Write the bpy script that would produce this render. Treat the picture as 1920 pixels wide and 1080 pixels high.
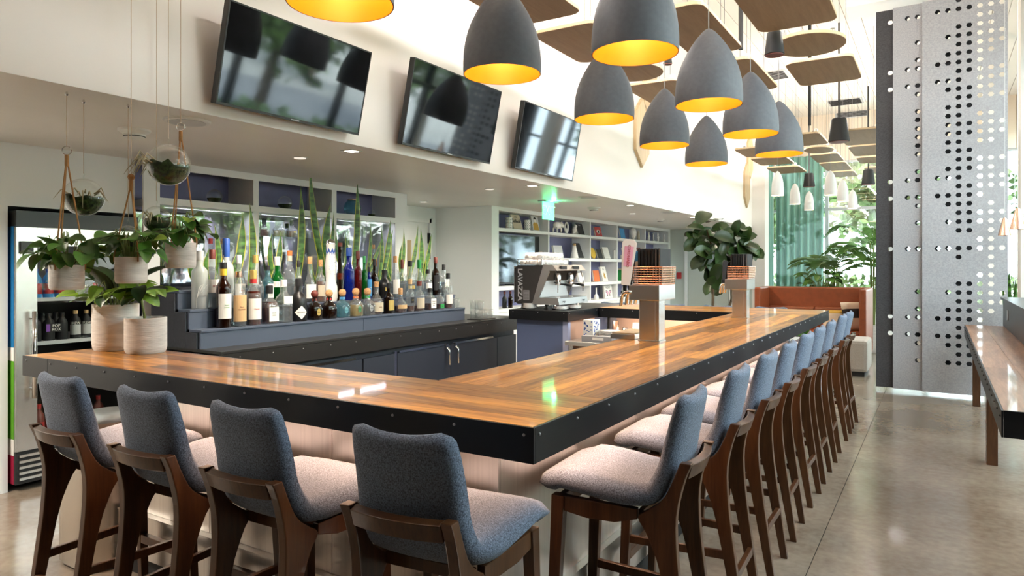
import bpy, bmesh, math, random
from mathutils import Vector, Matrix, Euler, noise
for o in list(bpy.data.objects): bpy.data.objects.remove(o, do_unlink=True)
SC = bpy.context.scene; COL = SC.collection
PI = math.pi
# ------------------------------------------------------------------ camera, sky, sun, exposure
CAMH = 1.5; FPX = 1293.7; YAW = .5543
cam = bpy.data.cameras.new('camera'); cam.sensor_width = 36; cam.lens = FPX/1920*36
cam.shift_y = -(540-499.05)/1920; cam.clip_start = .05; cam.clip_end = 200
co = bpy.data.objects.new('camera', cam); COL.objects.link(co)
co.location = (0, 0, CAMH); co.rotation_euler = (PI/2, 0, YAW); SC.camera = co
w = bpy.data.worlds.new('sky'); SC.world = w; w.use_nodes = True
bgn = w.node_tree.nodes['Background']; bgn.inputs[0].default_value = (.85, .93, 1.0, 1); bgn.inputs[1].default_value = 7.0
sun = bpy.data.lights.new('sun', 'SUN'); sun.energy = 9; sun.angle = .02; sun.color = (1, .95, .85)
so = bpy.data.objects.new('sun', sun); COL.objects.link(so); so.rotation_euler = (math.radians(12), math.radians(-38), 0)
SC.view_settings.view_transform = 'Standard'; SC.view_settings.look = 'None'
SC.view_settings.exposure = 1.1; SC.view_settings.gamma = 1; SC.view_settings.use_curve_mapping = False
SC.cycles.max_bounces = 8; SC.cycles.transparent_max_bounces = 24; SC.cycles.diffuse_bounces = 4
SC.cycles.caustics_reflective = False; SC.cycles.caustics_refractive = False
SC.cycles.sample_clamp_indirect = 6; SC.cycles.use_denoising = True
def portal(x, y, z, sx, sy, rot):
    l = bpy.data.lights.new('window_portal', 'AREA'); l.shape = 'RECTANGLE'; l.size = sx; l.size_y = sy; l.cycles.is_portal = True
    o = bpy.data.objects.new('window_portal', l); COL.objects.link(o); o.location = (x, y, z); o.rotation_euler = rot
CEIL = 4.9; XW = 1.55; YB = 16.9; YN = -3.6; SOF = 2.32; FX = -3.36
WY0 = 2.1
portal(XW+.14, (WY0+YB)/2, 2.3, 4.1, YB-WY0, (0, PI/2, 0))     # the long street window
portal(-.9, YB+.14, 2.1, 4.8, 3.5, (-PI/2, 0, 0))     # the end window
# pixel helpers: a point of the photograph brought onto a plane of the room
SN, CS = math.sin(YAW), math.cos(YAW)
def ray(u, v): xc = (u-960)/FPX; return (-SN+xc*CS, CS+xc*SN, -(v-499.05)/FPX)
def onz(u, v, z): r = ray(u, v); d = (z-CAMH)/r[2]; return Vector((r[0]*d, r[1]*d, z))
def onx(u, v, X): r = ray(u, v); d = X/r[0]; return Vector((X, r[1]*d, CAMH+r[2]*d))
def ony(u, v, Y): r = ray(u, v); d = Y/r[1]; return Vector((r[0]*d, Y, CAMH+r[2]*d))
def dep(x, y): return -SN*x+CS*y
# ------------------------------------------------------------------ materials
M = {}
def nodes(name):
    m = bpy.data.materials.new(name); m.use_nodes = True; nt = m.node_tree
    M[name] = m; return m, nt, nt.nodes['Principled BSDF']
def setp(b, **k):
    for n, v in k.items():
        n = n.replace('_', ' ')
        if n in b.inputs: b.inputs[n].default_value = v
def c4(c): return (c[0], c[1], c[2], 1)
def mk(name, col, rough=.5, metal=0, noise_s=0, noise_a=0, bump=0, bump_s=200, rand=0, stretch=None, emit=None, es=0, spec=None, coat=0, col2=None, sheen=0):
    m, nt, b = nodes(name); N = nt.nodes; L = nt.links
    setp(b, Base_Color=c4(col), Roughness=rough, Metallic=metal)
    if spec is not None: b.inputs['Specular IOR Level'].default_value = spec
    if coat: b.inputs['Coat Weight'].default_value = coat; b.inputs['Coat Roughness'].default_value = .06
    if sheen: b.inputs['Sheen Weight'].default_value = sheen
    if emit: b.inputs['Emission Color'].default_value = c4(emit); b.inputs['Emission Strength'].default_value = es
    if noise_s or bump or rand:
        tc = N.new('ShaderNodeTexCoord'); mp = N.new('ShaderNodeMapping'); L.new(tc.outputs['Object'], mp.inputs[0])
        if stretch: mp.inputs['Scale'].default_value = stretch
        src = None
        if noise_s:
            nz = N.new('ShaderNodeTexNoise'); nz.inputs['Scale'].default_value = noise_s; nz.inputs['Detail'].default_value = 5
            L.new(mp.outputs[0], nz.inputs['Vector'])
            rp = N.new('ShaderNodeValToRGB'); rp.color_ramp.elements[0].position = .32; rp.color_ramp.elements[1].position = .68
            a = noise_a; lo = col2 or tuple(max(0, x*(1-a)) for x in col); hi = col if col2 else tuple(min(1, x*(1+a)) for x in col)
            rp.color_ramp.elements[0].color = c4(lo); rp.color_ramp.elements[1].color = c4(hi)
            L.new(nz.outputs[0], rp.inputs[0]); src = rp.outputs[0]
        if rand:
            oi = N.new('ShaderNodeObjectInfo'); mr = N.new('ShaderNodeMapRange'); mr.inputs[3].default_value = 1-rand; mr.inputs[4].default_value = 1+rand
            L.new(oi.outputs['Random'], mr.inputs[0])
            hs = N.new('ShaderNodeHueSaturation'); hs.inputs['Color'].default_value = c4(col); L.new(mr.outputs[0], hs.inputs['Value'])
            if src: L.new(src, hs.inputs['Color'])
            src = hs.outputs[0]
        if src: L.new(src, b.inputs['Base Color'])
        if bump:
            n2 = N.new('ShaderNodeTexNoise'); n2.inputs['Scale'].default_value = bump_s; n2.inputs['Detail'].default_value = 3
            L.new(mp.outputs[0], n2.inputs['Vector'])
            bp = N.new('ShaderNodeBump'); bp.inputs['Strength'].default_value = bump; bp.inputs['Distance'].default_value = .004
            L.new(n2.outputs[0], bp.inputs['Height']); L.new(bp.outputs[0], b.inputs['Normal'])
    return m
def mk_glass(name, tint, refl=.08, rough=.02, body=0, bodycol=None):
    # thin clear glass: tinted see-through, Fresnel gloss, and some body colour for frosted or coloured glass
    m = bpy.data.materials.new(name); m.use_nodes = True; nt = m.node_tree; N = nt.nodes; L = nt.links; M[name] = m
    N.remove(N['Principled BSDF']); out = N['Material Output']
    t = N.new('ShaderNodeBsdfTransparent'); t.inputs[0].default_value = c4(tint)
    g = N.new('ShaderNodeBsdfGlossy'); g.inputs['Roughness'].default_value = rough; g.inputs[0].default_value = (1, 1, 1, 1)
    base = t.outputs[0]
    if body:
        d = N.new('ShaderNodeBsdfDiffuse'); d.inputs[0].default_value = c4(bodycol or tint)
        mx = N.new('ShaderNodeMixShader'); mx.inputs[0].default_value = body; L.new(base, mx.inputs[1]); L.new(d.outputs[0], mx.inputs[2]); base = mx.outputs[0]
    lw = N.new('ShaderNodeLayerWeight'); lw.inputs[0].default_value = .35
    mr = N.new('ShaderNodeMapRange'); mr.inputs[3].default_value = refl; mr.inputs[4].default_value = .75; L.new(lw.outputs['Facing'], mr.inputs[0])
    pw = N.new('ShaderNodeMath'); pw.operation = 'POWER'; pw.inputs[1].default_value = 1.6; L.new(mr.outputs[0], pw.inputs[0])
    ms = N.new('ShaderNodeMixShader'); L.new(pw.outputs[0] if refl < .2 else mr.outputs[0], ms.inputs[0]); L.new(base, ms.inputs[1]); L.new(g.outputs[0], ms.inputs[2])
    L.new(ms.outputs[0], out.inputs[0]); return m
def mk_wood(name, dark, light, rough=.3, coat=0, rand=.25, scale=(1.2, 14, 14), wide=.5):
    m, nt, b = nodes(name); N = nt.nodes; L = nt.links
    setp(b, Roughness=rough); b.inputs['Specular IOR Level'].default_value = .3
    if coat: b.inputs['Coat Weight'].default_value = coat; b.inputs['Coat Roughness'].default_value = .05
    tc = N.new('ShaderNodeTexCoord'); oi = N.new('ShaderNodeObjectInfo')
    cx = N.new('ShaderNodeCombineXYZ')
    for i, f in enumerate((37., 91., 13.)):
        mm = N.new('ShaderNodeMath'); mm.operation = 'MULTIPLY'; mm.inputs[1].default_value = f; L.new(oi.outputs['Random'], mm.inputs[0]); L.new(mm.outputs[0], cx.inputs[i])
    ad = N.new('ShaderNodeVectorMath'); ad.operation = 'ADD'; L.new(tc.outputs['Object'], ad.inputs[0]); L.new(cx.outputs[0], ad.inputs[1])
    mp = N.new('ShaderNodeMapping'); mp.inputs['Scale'].default_value = scale; L.new(ad.outputs[0], mp.inputs[0])
    nz = N.new('ShaderNodeTexNoise'); nz.inputs['Scale'].default_value = 1.6; nz.inputs['Detail'].default_value = 6; nz.inputs['Distortion'].default_value = .6
    L.new(mp.outputs[0], nz.inputs['Vector'])
    mp2 = N.new('ShaderNodeMapping'); mp2.inputs['Scale'].default_value = tuple(s*5 for s in scale); L.new(ad.outputs[0], mp2.inputs[0])
    n2 = N.new('ShaderNodeTexNoise'); n2.inputs['Scale'].default_value = 2.; n2.inputs['Detail'].default_value = 3; L.new(mp2.outputs[0], n2.inputs['Vector'])
    av = N.new('ShaderNodeMath'); av.operation = 'MULTIPLY_ADD'; av.inputs[1].default_value = .35; L.new(n2.outputs[0], av.inputs[0])
    m3 = N.new('ShaderNodeMath'); m3.operation = 'MULTIPLY'; m3.inputs[1].default_value = .65; L.new(nz.outputs[0], m3.inputs[0]); L.new(m3.outputs[0], av.inputs[2])
    rp = N.new('ShaderNodeValToRGB'); e = rp.color_ramp.elements
    e[0].position = .5-wide*.3; e[1].position = .5+wide*.3; e[0].color = c4(dark); e[1].color = c4(light)
    L.new(av.outputs[0], rp.inputs[0])
    mr = N.new('ShaderNodeMapRange'); mr.inputs[3].default_value = 1-rand; mr.inputs[4].default_value = 1+rand; L.new(oi.outputs['Random'], mr.inputs[0])
    hs = N.new('ShaderNodeHueSaturation'); L.new(rp.outputs[0], hs.inputs['Color']); L.new(mr.outputs[0], hs.inputs['Value']); L.new(hs.outputs[0], b.inputs['Base Color'])
    return m
mk('plaster', (.83, .80, .755), .75, bump=.05, bump_s=60)
mk('charcoal_paint', (.045, .045, .05), .7)  # dark tone picked for unseen walls so the camera side stays dim
mk('white_paint', (.84, .85, .84), .55)
mk('soffit_paint', (.80, .77, .73), .35, noise_s=2, noise_a=.03, stretch=(1, .25, 1))
mk('ceiling_board', (.86, .80, .73), .7)
mk('back_board', (.76, .66, .54), .7, rand=.05)
mk('lavender', (.20, .20, .36), .6)
mk('grey_green', (.55, .60, .55), .7)
mk('dark_metal', (.007, .008, .010), .36, spec=.28)
mk('black', (.008, .008, .009), .35)
mk('black_matte', (.014, .014, .015), .7)
mk('steel', (.72, .70, .67), .28, 1, bump=.08, bump_s=30, stretch=(60, 1, 1))
mk('steel_v', (.70, .68, .65), .27, 1, bump=.1, bump_s=30, stretch=(1, 1, 60))
mk('steel_panel', (.74, .70, .66), .34, 1, noise_s=1.5, noise_a=.06, bump=.06, bump_s=20, stretch=(60, 60, 1))
mk('chrome', (.8, .8, .8), .12, 1)
mk('slate_blue', (.075, .095, .14), .45)
mk('slate_dark', (.028, .031, .042), .5, noise_s=40, noise_a=.15)
mk('door_navy', (.022, .027, .042), .5, bump=.15, bump_s=700)
mk('blue_panel', (.10, .135, .25), .5)
mk('blue_pale', (.42, .46, .66), .5)
mk('counter_dark', (.022, .020, .019), .34)
mk('fabric', (.20, .255, .355), .92, noise_s=250, noise_a=1.0, bump=.4, bump_s=300, sheen=.1, col2=(.045, .058, .085))
mk('felt_light', (.345, .35, .37), .95, noise_s=70, noise_a=.12, bump=.3, bump_s=200)
mk('felt_dark', (.055, .055, .06), .95, noise_s=60, noise_a=.25, bump=.3, bump_s=200, stretch=(1, 1, 3))
mk_wood('bar_wood', (.21, .064, .010), (.72, .315, .052), .42, coat=.45, rand=.48, scale=(.8, 9, 9))
mk_wood('table_wood', (.20, .09, .045), (.44, .23, .12), .36, coat=.3, rand=.15, scale=(.8, 9, 9))
mk_wood('stool_wood', (.042, .016, .006), (.092, .038, .014), .33, coat=.25, rand=.06, scale=(14, 14, 1.2))
mk_wood('cloud_wood', (.27, .16, .085), (.34, .21, .115), .55, rand=.06, scale=(14, 1, 14))
mk_wood('pale_wood', (.50, .36, .20), (.66, .50, .31), .5, rand=.08, scale=(14, 14, 1))
mk('cloud_edge', (.62, .47, .28), .5)
mk('pendant_grey', (.108, .115, .132), .62, noise_s=40, noise_a=.08)
mk('pendant_gold', (.88, .40, .02), .45, .1)
mk('pendant_white', (.82, .81, .79), .5)
mk('bulb', (1, .9, .7), .5, emit=(1, .72, .34), es=5)
mk('cord_grey', (.35, .35, .35), .6)
mk('copper', (.72, .47, .36), .26, 1)
mk('machine_steel', (.42, .41, .40), .34, 1, bump=.08, bump_s=30, stretch=(60, 1, 1))
mk('brass', (.75, .55, .25), .3, 1)
mk('screen', (.085, .092, .10), .05, 1)
mk('leather', (.22, .05, .013), .42, noise_s=14, noise_a=.1, bump=.12, bump_s=180)
mk('ottoman', (.40, .36, .32), .9, noise_s=220, noise_a=.2, bump=.3, bump_s=300)
mk('pillow_cream', (.66, .56, .45), .9)
mk('pillow_dark', (.03, .03, .035), .9)
mk('mustard', (.5, .30, .05), .8)
mk('pot', (.66, .635, .60), .85, noise_s=10, noise_a=.12, bump=.5, bump_s=24, stretch=(1, 1, 7))
mk('soil', (.03, .02, .012), 1)
mk('moss', (.028, .045, .012), 1, noise_s=60, noise_a=.8, bump=1, bump_s=90)
mk('rope', (.42, .21, .07), .8, bump=.6, bump_s=300)
mk('twine', (.55, .42, .30), .8)
mk('leaf', (.055, .16, .018), .42, noise_s=9, noise_a=.45, rand=.45)
mk('leaf_lime', (.20, .34, .025), .46, noise_s=9, noise_a=.25, rand=.25)
mk('leaf_dark', (.020, .045, .014), .28, noise_s=14, noise_a=.3, rand=.35)
mk('fig_leaf', (.024, .052, .011), .36, noise_s=8, noise_a=.4, rand=.55)
mk('palm_leaf', (.085, .19, .035), .45, rand=.4)
mk('snake_green', (.055, .15, .022), .4, noise_s=7, noise_a=.85, stretch=(1, 1, 3.5))
mk('snake_edge', (.50, .50, .07), .45)
mk('air_plant', (.45, .40, .26), .8)
mk('stem', (.16, .20, .05), .7)
mk('bark', (.10, .065, .035), .9, noise_s=30, noise_a=.4)
mk('tree_leaf', (.14, .22, .07), .6, noise_s=2, noise_a=.5, rand=.3)
mk('pavement', (.40, .39, .37), .9, noise_s=3, noise_a=.12)
mk('road', (.20, .20, .21), .9)
mk('facade', (.62, .6, .57), .8)
mk('mirror', (.80, .76, .95), .03, 1)
mk('porcelain', (.86, .83, .80), .25)
mk('white_plastic', (.75, .75, .72), .4)
mk('paper', (.80, .78, .73), .8)
mk('beige', (.55, .48, .36), .7)
mk('tan', (.62, .40, .20), .7)
mk('orange', (.65, .16, .04), .6)
mk('red', (.48, .03, .03), .5)
mk('redbrown', (.16, .03, .02), .5)
mk('yellow', (.75, .48, .04), .5)
mk('gold', (.70, .50, .16), .35, .6)
mk('blue', (.03, .10, .42), .4)
mk('skyblue', (.06, .30, .62), .5)
mk('teal', (.02, .22, .34), .5)
mk('green', (.02, .28, .06), .4)
mk('purple', (.20, .05, .36), .5)
mk('pink', (.80, .42, .58), .6)
mk('ink', (.012, .012, .014), .6)
mk('grey', (.30, .30, .31), .6)
mk('lightgrey', (.55, .56, .57), .6)
mk('cork', (.55, .30, .13), .8, noise_s=90, noise_a=.3)
mk('stripe_blue', (.015, .16, .38), .4)
mk('stripe_green', (.10, .32, .025), .4)
mk('stripe_red', (.32, .012, .05), .4)
mk('can_silver', (.5, .52, .52), .3, .8)
mk('machine_dark', (.040, .036, .034), .4)
mk('fridge_inner', (.05, .045, .04), .6)
mk('peach_panel', (.60, .40, .30), .4, .3)
mk('exit_green', (.15, .9, .45), .4, emit=(.10, .95, .38), es=1.6)
mk('led', (1, 1, 1), .5, emit=(1, .80, .62), es=4)
mk('led_fridge', (1, 1, 1), .5, emit=(1, .95, .85), es=3)
mk('downlight', (1, 1, 1), .5, emit=(1, .84, .62), es=8)
mk('downlight_dim', (1, 1, 1), .5, emit=(1, .9, .78), es=.35)
mk_glass('glass', (.97, .99, .98), .05)
mk_glass('pane', (.93, .97, .96), .06)
mk_glass('pane_back', (.80, .86, .85), .22)
mk_glass('g_clear', (.88, .90, .90), .11, .03, .10, (.72, .75, .76))
mk_glass('g_frost', (.85, .88, .88), .06, .25, .55, (.62, .66, .66))
mk_glass('g_amber', (.20, .065, .012), .05, .02, .12, (.05, .012, .003))
mk_glass('g_brown', (.12, .045, .018), .05, .02, .2, (.03, .012, .005))
mk_glass('g_green', (.03, .34, .06), .05, .02, .3, (.01, .20, .03))
mk_glass('g_blue', (.02, .08, .55), .05, .02, .35, (.01, .03, .34))
mk_glass('g_teal', (.45, .72, .80), .05, .02, .15, (.3, .6, .7))
mk_glass('g_red', (.30, .02, .02), .05, .02, .4, (.16, .012, .012))
mk_glass('l_amber', (.50, .16, .025), .02, .05, .35, (.30, .08, .012))
mk_glass('l_red', (.28, .04, .012), .02, .05, .45, (.16, .022, .008))
mk_glass('l_gold', (.78, .62, .20), .02, .05, .35, (.66, .48, .12))
mk_glass('l_deep', (.2, .05, .02), .02, .1, .85, (.20, .045, .02))
mk_glass('l_clear', (.90, .93, .93), .04)
mk_glass('sheer', (.60, .80, .72), .0, .9, .965, (.20, .40, .335))
# concrete floor
def mk_floor():
    m, nt, b = nodes('concrete'); N = nt.nodes; L = nt.links
    tc = N.new('ShaderNodeTexCoord')
    n1 = N.new('ShaderNodeTexNoise'); n1.inputs['Scale'].default_value = 1.1; n1.inputs['Detail'].default_value = 7; n1.inputs['Roughness'].default_value = .62
    n2 = N.new('ShaderNodeTexNoise'); n2.inputs['Scale'].default_value = 22; n2.inputs['Detail'].default_value = 4
    for n in (n1, n2): L.new(tc.outputs['Object'], n.inputs['Vector'])
    av = N.new('ShaderNodeMath'); av.operation = 'MULTIPLY_ADD'; av.inputs[1].default_value = .3; L.new(n2.outputs[0], av.inputs[0])
    m3 = N.new('ShaderNodeMath'); m3.operation = 'MULTIPLY'; m3.inputs[1].default_value = .7; L.new(n1.outputs[0], m3.inputs[0]); L.new(m3.outputs[0], av.inputs[2])
    rp = N.new('ShaderNodeValToRGB'); e = rp.color_ramp.elements; e[0].position = .36; e[1].position = .66
    e[0].color = (.17, .13, .095, 1); e[1].color = (.31, .26, .205, 1); L.new(av.outputs[0], rp.inputs[0]); L.new(rp.outputs[0], b.inputs['Base Color'])
    r2 = N.new('ShaderNodeMapRange'); r2.inputs[3].default_value = .10; r2.inputs[4].default_value = .26; L.new(n1.outputs[0], r2.inputs[0]); L.new(r2.outputs[0], b.inputs['Roughness'])
    b.inputs['Specular IOR Level'].default_value = .6
mk_floor()
# ------------------------------------------------------------------ mesh helpers
class MB:
    def __init__(s): s.v = []; s.f = []; s.m = Matrix.Identity(4); s.fm = []; s.cm = 0
    def add(s, vs, fs):
        n = len(s.v); s.v += [tuple(s.m @ Vector(p)) for p in vs]; s.f += [tuple(i+n for i in f) for f in fs]; s.fm += [s.cm]*len(fs); return s
    def box(s, lo, hi):
        x0, y0, z0 = lo; x1, y1, z1 = hi
        return s.add([(x0,y0,z0),(x1,y0,z0),(x1,y1,z0),(x0,y1,z0),(x0,y0,z1),(x1,y0,z1),(x1,y1,z1),(x0,y1,z1)],
                     [(0,3,2,1),(4,5,6,7),(0,1,5,4),(1,2,6,5),(2,3,7,6),(3,0,4,7)])
    def lathe(s, prof, c=(0, 0, 0), seg=16, sq=0, cap=True, sx=1, sy=1):
        vs = []; fs = []; n = len(prof)
        for r, z in prof:
            for k in range(seg):
                a = 2*PI*(k+.5)/seg; ca, sa = math.cos(a), math.sin(a)
                q = 1 if not sq else (abs(ca)**sq+abs(sa)**sq)**(-1/sq)
                vs.append((c[0]+r*q*ca*sx, c[1]+r*q*sa*sy, c[2]+z))
        for i in range(n-1):
            for k in range(seg):
                k2 = (k+1) % seg; fs.append((i*seg+k, i*seg+k2, (i+1)*seg+k2, (i+1)*seg+k))
        if cap: fs.append(tuple(range(seg))[::-1]); fs.append(tuple((n-1)*seg+k for k in range(seg)))
        return s.add(vs, fs)
    def tube(s, pts, r, seg=8, cap=True):
        pts = [Vector(p) for p in pts]; n = len(pts); vs = []; fs = []
        rr = r if isinstance(r, (list, tuple)) else [r]*n
        up = None
        for i, p in enumerate(pts):
            t = (pts[min(i+1, n-1)]-pts[max(i-1, 0)]).normalized()
            if up is None: up = Vector((0, 0, 1)) if abs(t.z) < .9 else Vector((1, 0, 0))
            a = t.cross(up)
            if a.length < 1e-5: a = t.orthogonal()
            a.normalize(); b = t.cross(a).normalized(); up = -b if False else up
            for k in range(seg):
                an = 2*PI*k/seg; vs.append(p+a*math.cos(an)*rr[i]+b*math.sin(an)*rr[i])
        for i in range(n-1):
            for k in range(seg):
                k2 = (k+1) % seg; fs.append((i*seg+k, i*seg+k2, (i+1)*seg+k2, (i+1)*seg+k))
        if cap: fs.append(tuple(range(seg))[::-1]); fs.append(tuple((n-1)*seg+k for k in range(seg)))
        return s.add(vs, fs)
    def prism(s, poly, ax, a0, a1):
        # poly: list of 2D points in the two remaining axes, extruded along ax ('x','y','z')
        n = len(poly)
        def P(p, a): return {'x': (a, p[0], p[1]), 'y': (p[0], a, p[1]), 'z': (p[0], p[1], a)}[ax]
        vs = [P(p, a0) for p in poly]+[P(p, a1) for p in poly]
        fs = [tuple(range(n)), tuple(range(2*n-1, n-1, -1))]+[(i, i+n, (i+1) % n+n, (i+1) % n) for i in range(n)]
        return s.add(vs, fs)
    def sphere(s, c, r, seg=14, rings=8, z0=-1, z1=1, cap=False):
        if not hasattr(r, '__len__'): r = (r, r, r)
        vs = []; fs = []
        a0, a1 = math.asin(z0), math.asin(z1)
        for i in range(rings+1):
            a = a0+(a1-a0)*i/rings
            for k in range(seg):
                t = 2*PI*k/seg; vs.append((c[0]+r[0]*math.cos(a)*math.cos(t), c[1]+r[1]*math.cos(a)*math.sin(t), c[2]+r[2]*math.sin(a)))
        for i in range(rings):
            for k in range(seg):
                k2 = (k+1) % seg; fs.append((i*seg+k, i*seg+k2, (i+1)*seg+k2, (i+1)*seg+k))
        if cap: fs.append(tuple(range(seg))[::-1]); fs.append(tuple(rings*seg+k for k in range(seg)))
        return s.add(vs, fs)
    def build(s, name, mat, parent=None, smooth=False, bev=0, sub=0, auto=None):
        me = bpy.data.meshes.new(name); me.from_pydata(s.v, [], s.f)
        bm = bmesh.new(); bm.from_mesh(me); bmesh.ops.recalc_face_normals(bm, faces=bm.faces)
        if bev: bmesh.ops.bevel(bm, geom=[e for e in bm.edges if len(e.link_faces) == 2 and e.calc_face_angle(0) > .5], offset=bev, segments=2, profile=.6, affect='EDGES', clamp_overlap=True)
        bm.to_mesh(me); bm.free()
        mats = mat if isinstance(mat, list) else [mat]
        for x in mats: me.materials.append(M[x])
        if len(mats) > 1 and not bev:
            for p, i in zip(me.polygons, s.fm): p.material_index = i
        if smooth:
            for p in me.polygons: p.use_smooth = True
            if auto is not None: me.set_sharp_from_angle(angle=auto)
        return link(name, me, parent, sub)
def link(name, me, parent=None, sub=0):
    o = bpy.data.objects.new(name, me); COL.objects.link(o)
    if parent: o.parent = parent
    if sub:
        md = o.modifiers.new('smooth', 'SUBSURF'); md.levels = sub; md.render_levels = sub
    return o
def box(name, lo, hi, mat, parent=None, bev=0):
    lo2 = [min(a, b) for a, b in zip(lo, hi)]; hi2 = [max(a, b) for a, b in zip(lo, hi)]
    return MB().box(lo2, hi2).build(name, mat, parent, bev=bev)
def tag(o, label, cat, group=None):
    o['label'] = label; o['category'] = cat
    if group: o['group'] = group
    return o
def struct(o, label=None): o['kind'] = 'structure'; o['label'] = label or o.name.replace('_', ' '); return o
def stuff(o): o['kind'] = 'stuff'; return o
def thing(name, label, cat, loc=(0, 0, 0), rz=0, group=None):
    o = bpy.data.objects.new(name, None); COL.objects.link(o); o.empty_display_size = .05
    o.location = loc; o.rotation_euler = (0, 0, rz); return tag(o, label, cat, group)
def copy_tree(o, parent=None):
    c = o.copy(); COL.objects.link(c)
    if parent: c.parent = parent
    for ch in list(o.children): copy_tree(ch, c)
    return c
def place(proto, first, loc, rz, label, group=None, cat=None):
    o = proto if first else copy_tree(proto)
    o.location = loc; o.rotation_euler = (0, 0, rz); o['label'] = label
    if group: o['group'] = group
    return o
def text(s, size, mat, parent, mtx, name='lettering', ext=.0004, bend=0, sx=1, bold=0):
    cu = bpy.data.curves.new('t', 'FONT'); cu.body = s; cu.size = size; cu.align_x = 'CENTER'; cu.align_y = 'CENTER'; cu.extrude = ext
    cu.resolution_u = 3; cu.offset = bold
    t = bpy.data.objects.new('t', cu); COL.objects.link(t)
    me = bpy.data.meshes.new_from_object(t.evaluated_get(bpy.context.evaluated_depsgraph_get())); bpy.data.objects.remove(t); bpy.data.curves.remove(cu)
    for v in me.vertices:
        v.co.x *= sx
        if bend: a = v.co.x/bend; v.co = Vector(((bend+v.co.z)*math.sin(a), v.co.y, (bend+v.co.z)*math.cos(a)-bend))
    me.materials.clear(); me.materials.append(M[mat])
    o = link(name, me, parent); o.matrix_local = mtx; return o
def face_x(x, y, z, tilt=0):  # text plane facing +X, reading along +Y, upright
    return Matrix.Translation((x, y, z)) @ Matrix(((0, 0, 1, 0), (1, 0, 0, 0), (0, 1, 0, 0), (0, 0, 0, 1))) @ Matrix.Rotation(tilt, 4, 'Z')
def face_my(x, y, z, tilt=0):  # text plane facing -Y
    return Matrix.Translation((x, y, z)) @ Matrix.Rotation(PI/2, 4, 'X') @ Matrix.Rotation(tilt, 4, 'Z')
# ------------------------------------------------------------------ the room
fl = struct(box('floor', (-6.6, YN, -.2), (XW, YB, -.02), 'road'), 'polished concrete floor of the bar room')
ys = [YN, -.4, 1.05, 6.15, 11.2, 16.3, YB]; xs = [-6.6, -.55, XW]
for i in range(len(ys)-1):
    for j in range(len(xs)-1):
        box('slab', (xs[j]+.002, ys[i]+.002, -.02), (xs[j+1]-.002, ys[i+1]-.002, 0), 'concrete', fl)
# left wall: white wall flush with the fridge, recess, shelf backs
wl = struct(box('wall_left', (-6.6, YN, 0), (-6.1, 15.3, SOF), 'white_paint'), 'white wall behind the bar shelves')
box('wall_panel', (-6.1, YN, 0), (-5.25, 2.13, SOF), 'white_paint', wl)
box('wall_panel', (-6.1, 2.13, 1.90), (-5.25, 2.98, SOF), 'white_paint', wl)
box('wall_panel', (-6.1, 7.78, 0), (-5.14, 7.93, SOF), 'white_paint', wl)
box('wall_panel', (-6.1, 14.965, 0), (-5.14, 15.3, SOF), 'white_paint', wl)
wf = struct(box('wall_fascia', (-6.6, YN, SOF+.004), (FX, 15.06, CEIL), 'plaster'), 'cream upper wall carrying the televisions')
so_ = struct(box('ceiling_soffit', (-6.1, YN, SOF), (FX-.001, 15.06, SOF+.004), 'soffit_paint'), 'grey painted underside of the lowered soffit')
we = struct(box('wall_end', (-5.14, 15.06, 0), (FX, 15.4, CEIL), 'grey_green'), 'grey green end wall with a service door')
struct(box('wall_pier', (FX, 15.06, 0), (-3.10, 15.45, CEIL), 'plaster'), 'cream pier beside the green curtain')
wc = struct(box('wall_curtain', (-3.9, 15.4, 0), (-3.42, YB, CEIL), 'back_board'), 'wall behind the green curtain')
struct(box('wall_near', (-6.6, YN-.2, 0), (XW+.2, YN, CEIL), 'charcoal_paint'), 'charcoal wall behind the viewer')  # unseen; its dark colour keeps bounce light off the stool backs
ce = struct(box('ceiling', (-6.6, YN-.2, CEIL+.02), (XW+.3, YB+.2, CEIL+.3), 'ceiling_board'), 'cream boarded ceiling')
n = 26; x0 = FX; dx = (XW-FX)/n
for i in range(n):
    box('board', (x0+i*dx+.004, YN, CEIL), (x0+(i+1)*dx-.004, YB, CEIL+.02), 'ceiling_board', ce)
# end wall with windows
wb = struct(box('wall_back', (-3.42, YB, 3.85), (XW+.2, YB+.2, CEIL), 'back_board'), 'vertical boarded wall above the end window')
n = 20; dx = (XW+3.42)/n
for i in range(n):
    box('board', (-3.42+i*dx+.005, YB-.02, 3.85), (-3.42+(i+1)*dx-.005, YB, CEIL), 'back_board', wb)
box('sill_wall', (-3.42, YB, 0), (XW+.2, YB+.2, .45), 'white_paint', wb)
def window(name, label, horiz, a0, a1, z0, z1, pos, nm, pane, fm='dark_metal'):
    w_ = thing(name, label, 'window'); del w_['category']; w_['kind'] = 'structure'
    def bx(nm_, a, b, c, d, t0, t1, mt):
        if horiz: return box(nm_, (a, pos+t0, c), (b, pos+t1, d), mt, w_)
        return box(nm_, (pos+t0, a, c), (pos+t1, b, d), mt, w_)
    st = (a1-a0)/nm
    for i in range(nm+1): bx('mullion', a0+i*st-.035, a0+i*st+.035, z0, z1, -.02, .1, fm)
    bx('transom', a0, a1, z0-.04, z0+.04, -.02, .1, fm); bx('transom', a0, a1, z1-.04, z1+.04, -.02, .1, fm)
    bx('transom', a0, a1, 2.75, 2.81, -.01, .09, fm)
    for i in range(nm):
        for c, d in ((z0+.04, 2.75), (2.81, z1-.04)): bx('pane', a0+i*st+.035, a0+(i+1)*st-.035, c, d, .035, .045, pane)
    return w_
window('window_1', 'end window behind the palms', True, -3.42, XW+.1, .45, 3.85, YB+.05, 4, 'pane_back', 'lightgrey')
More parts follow.
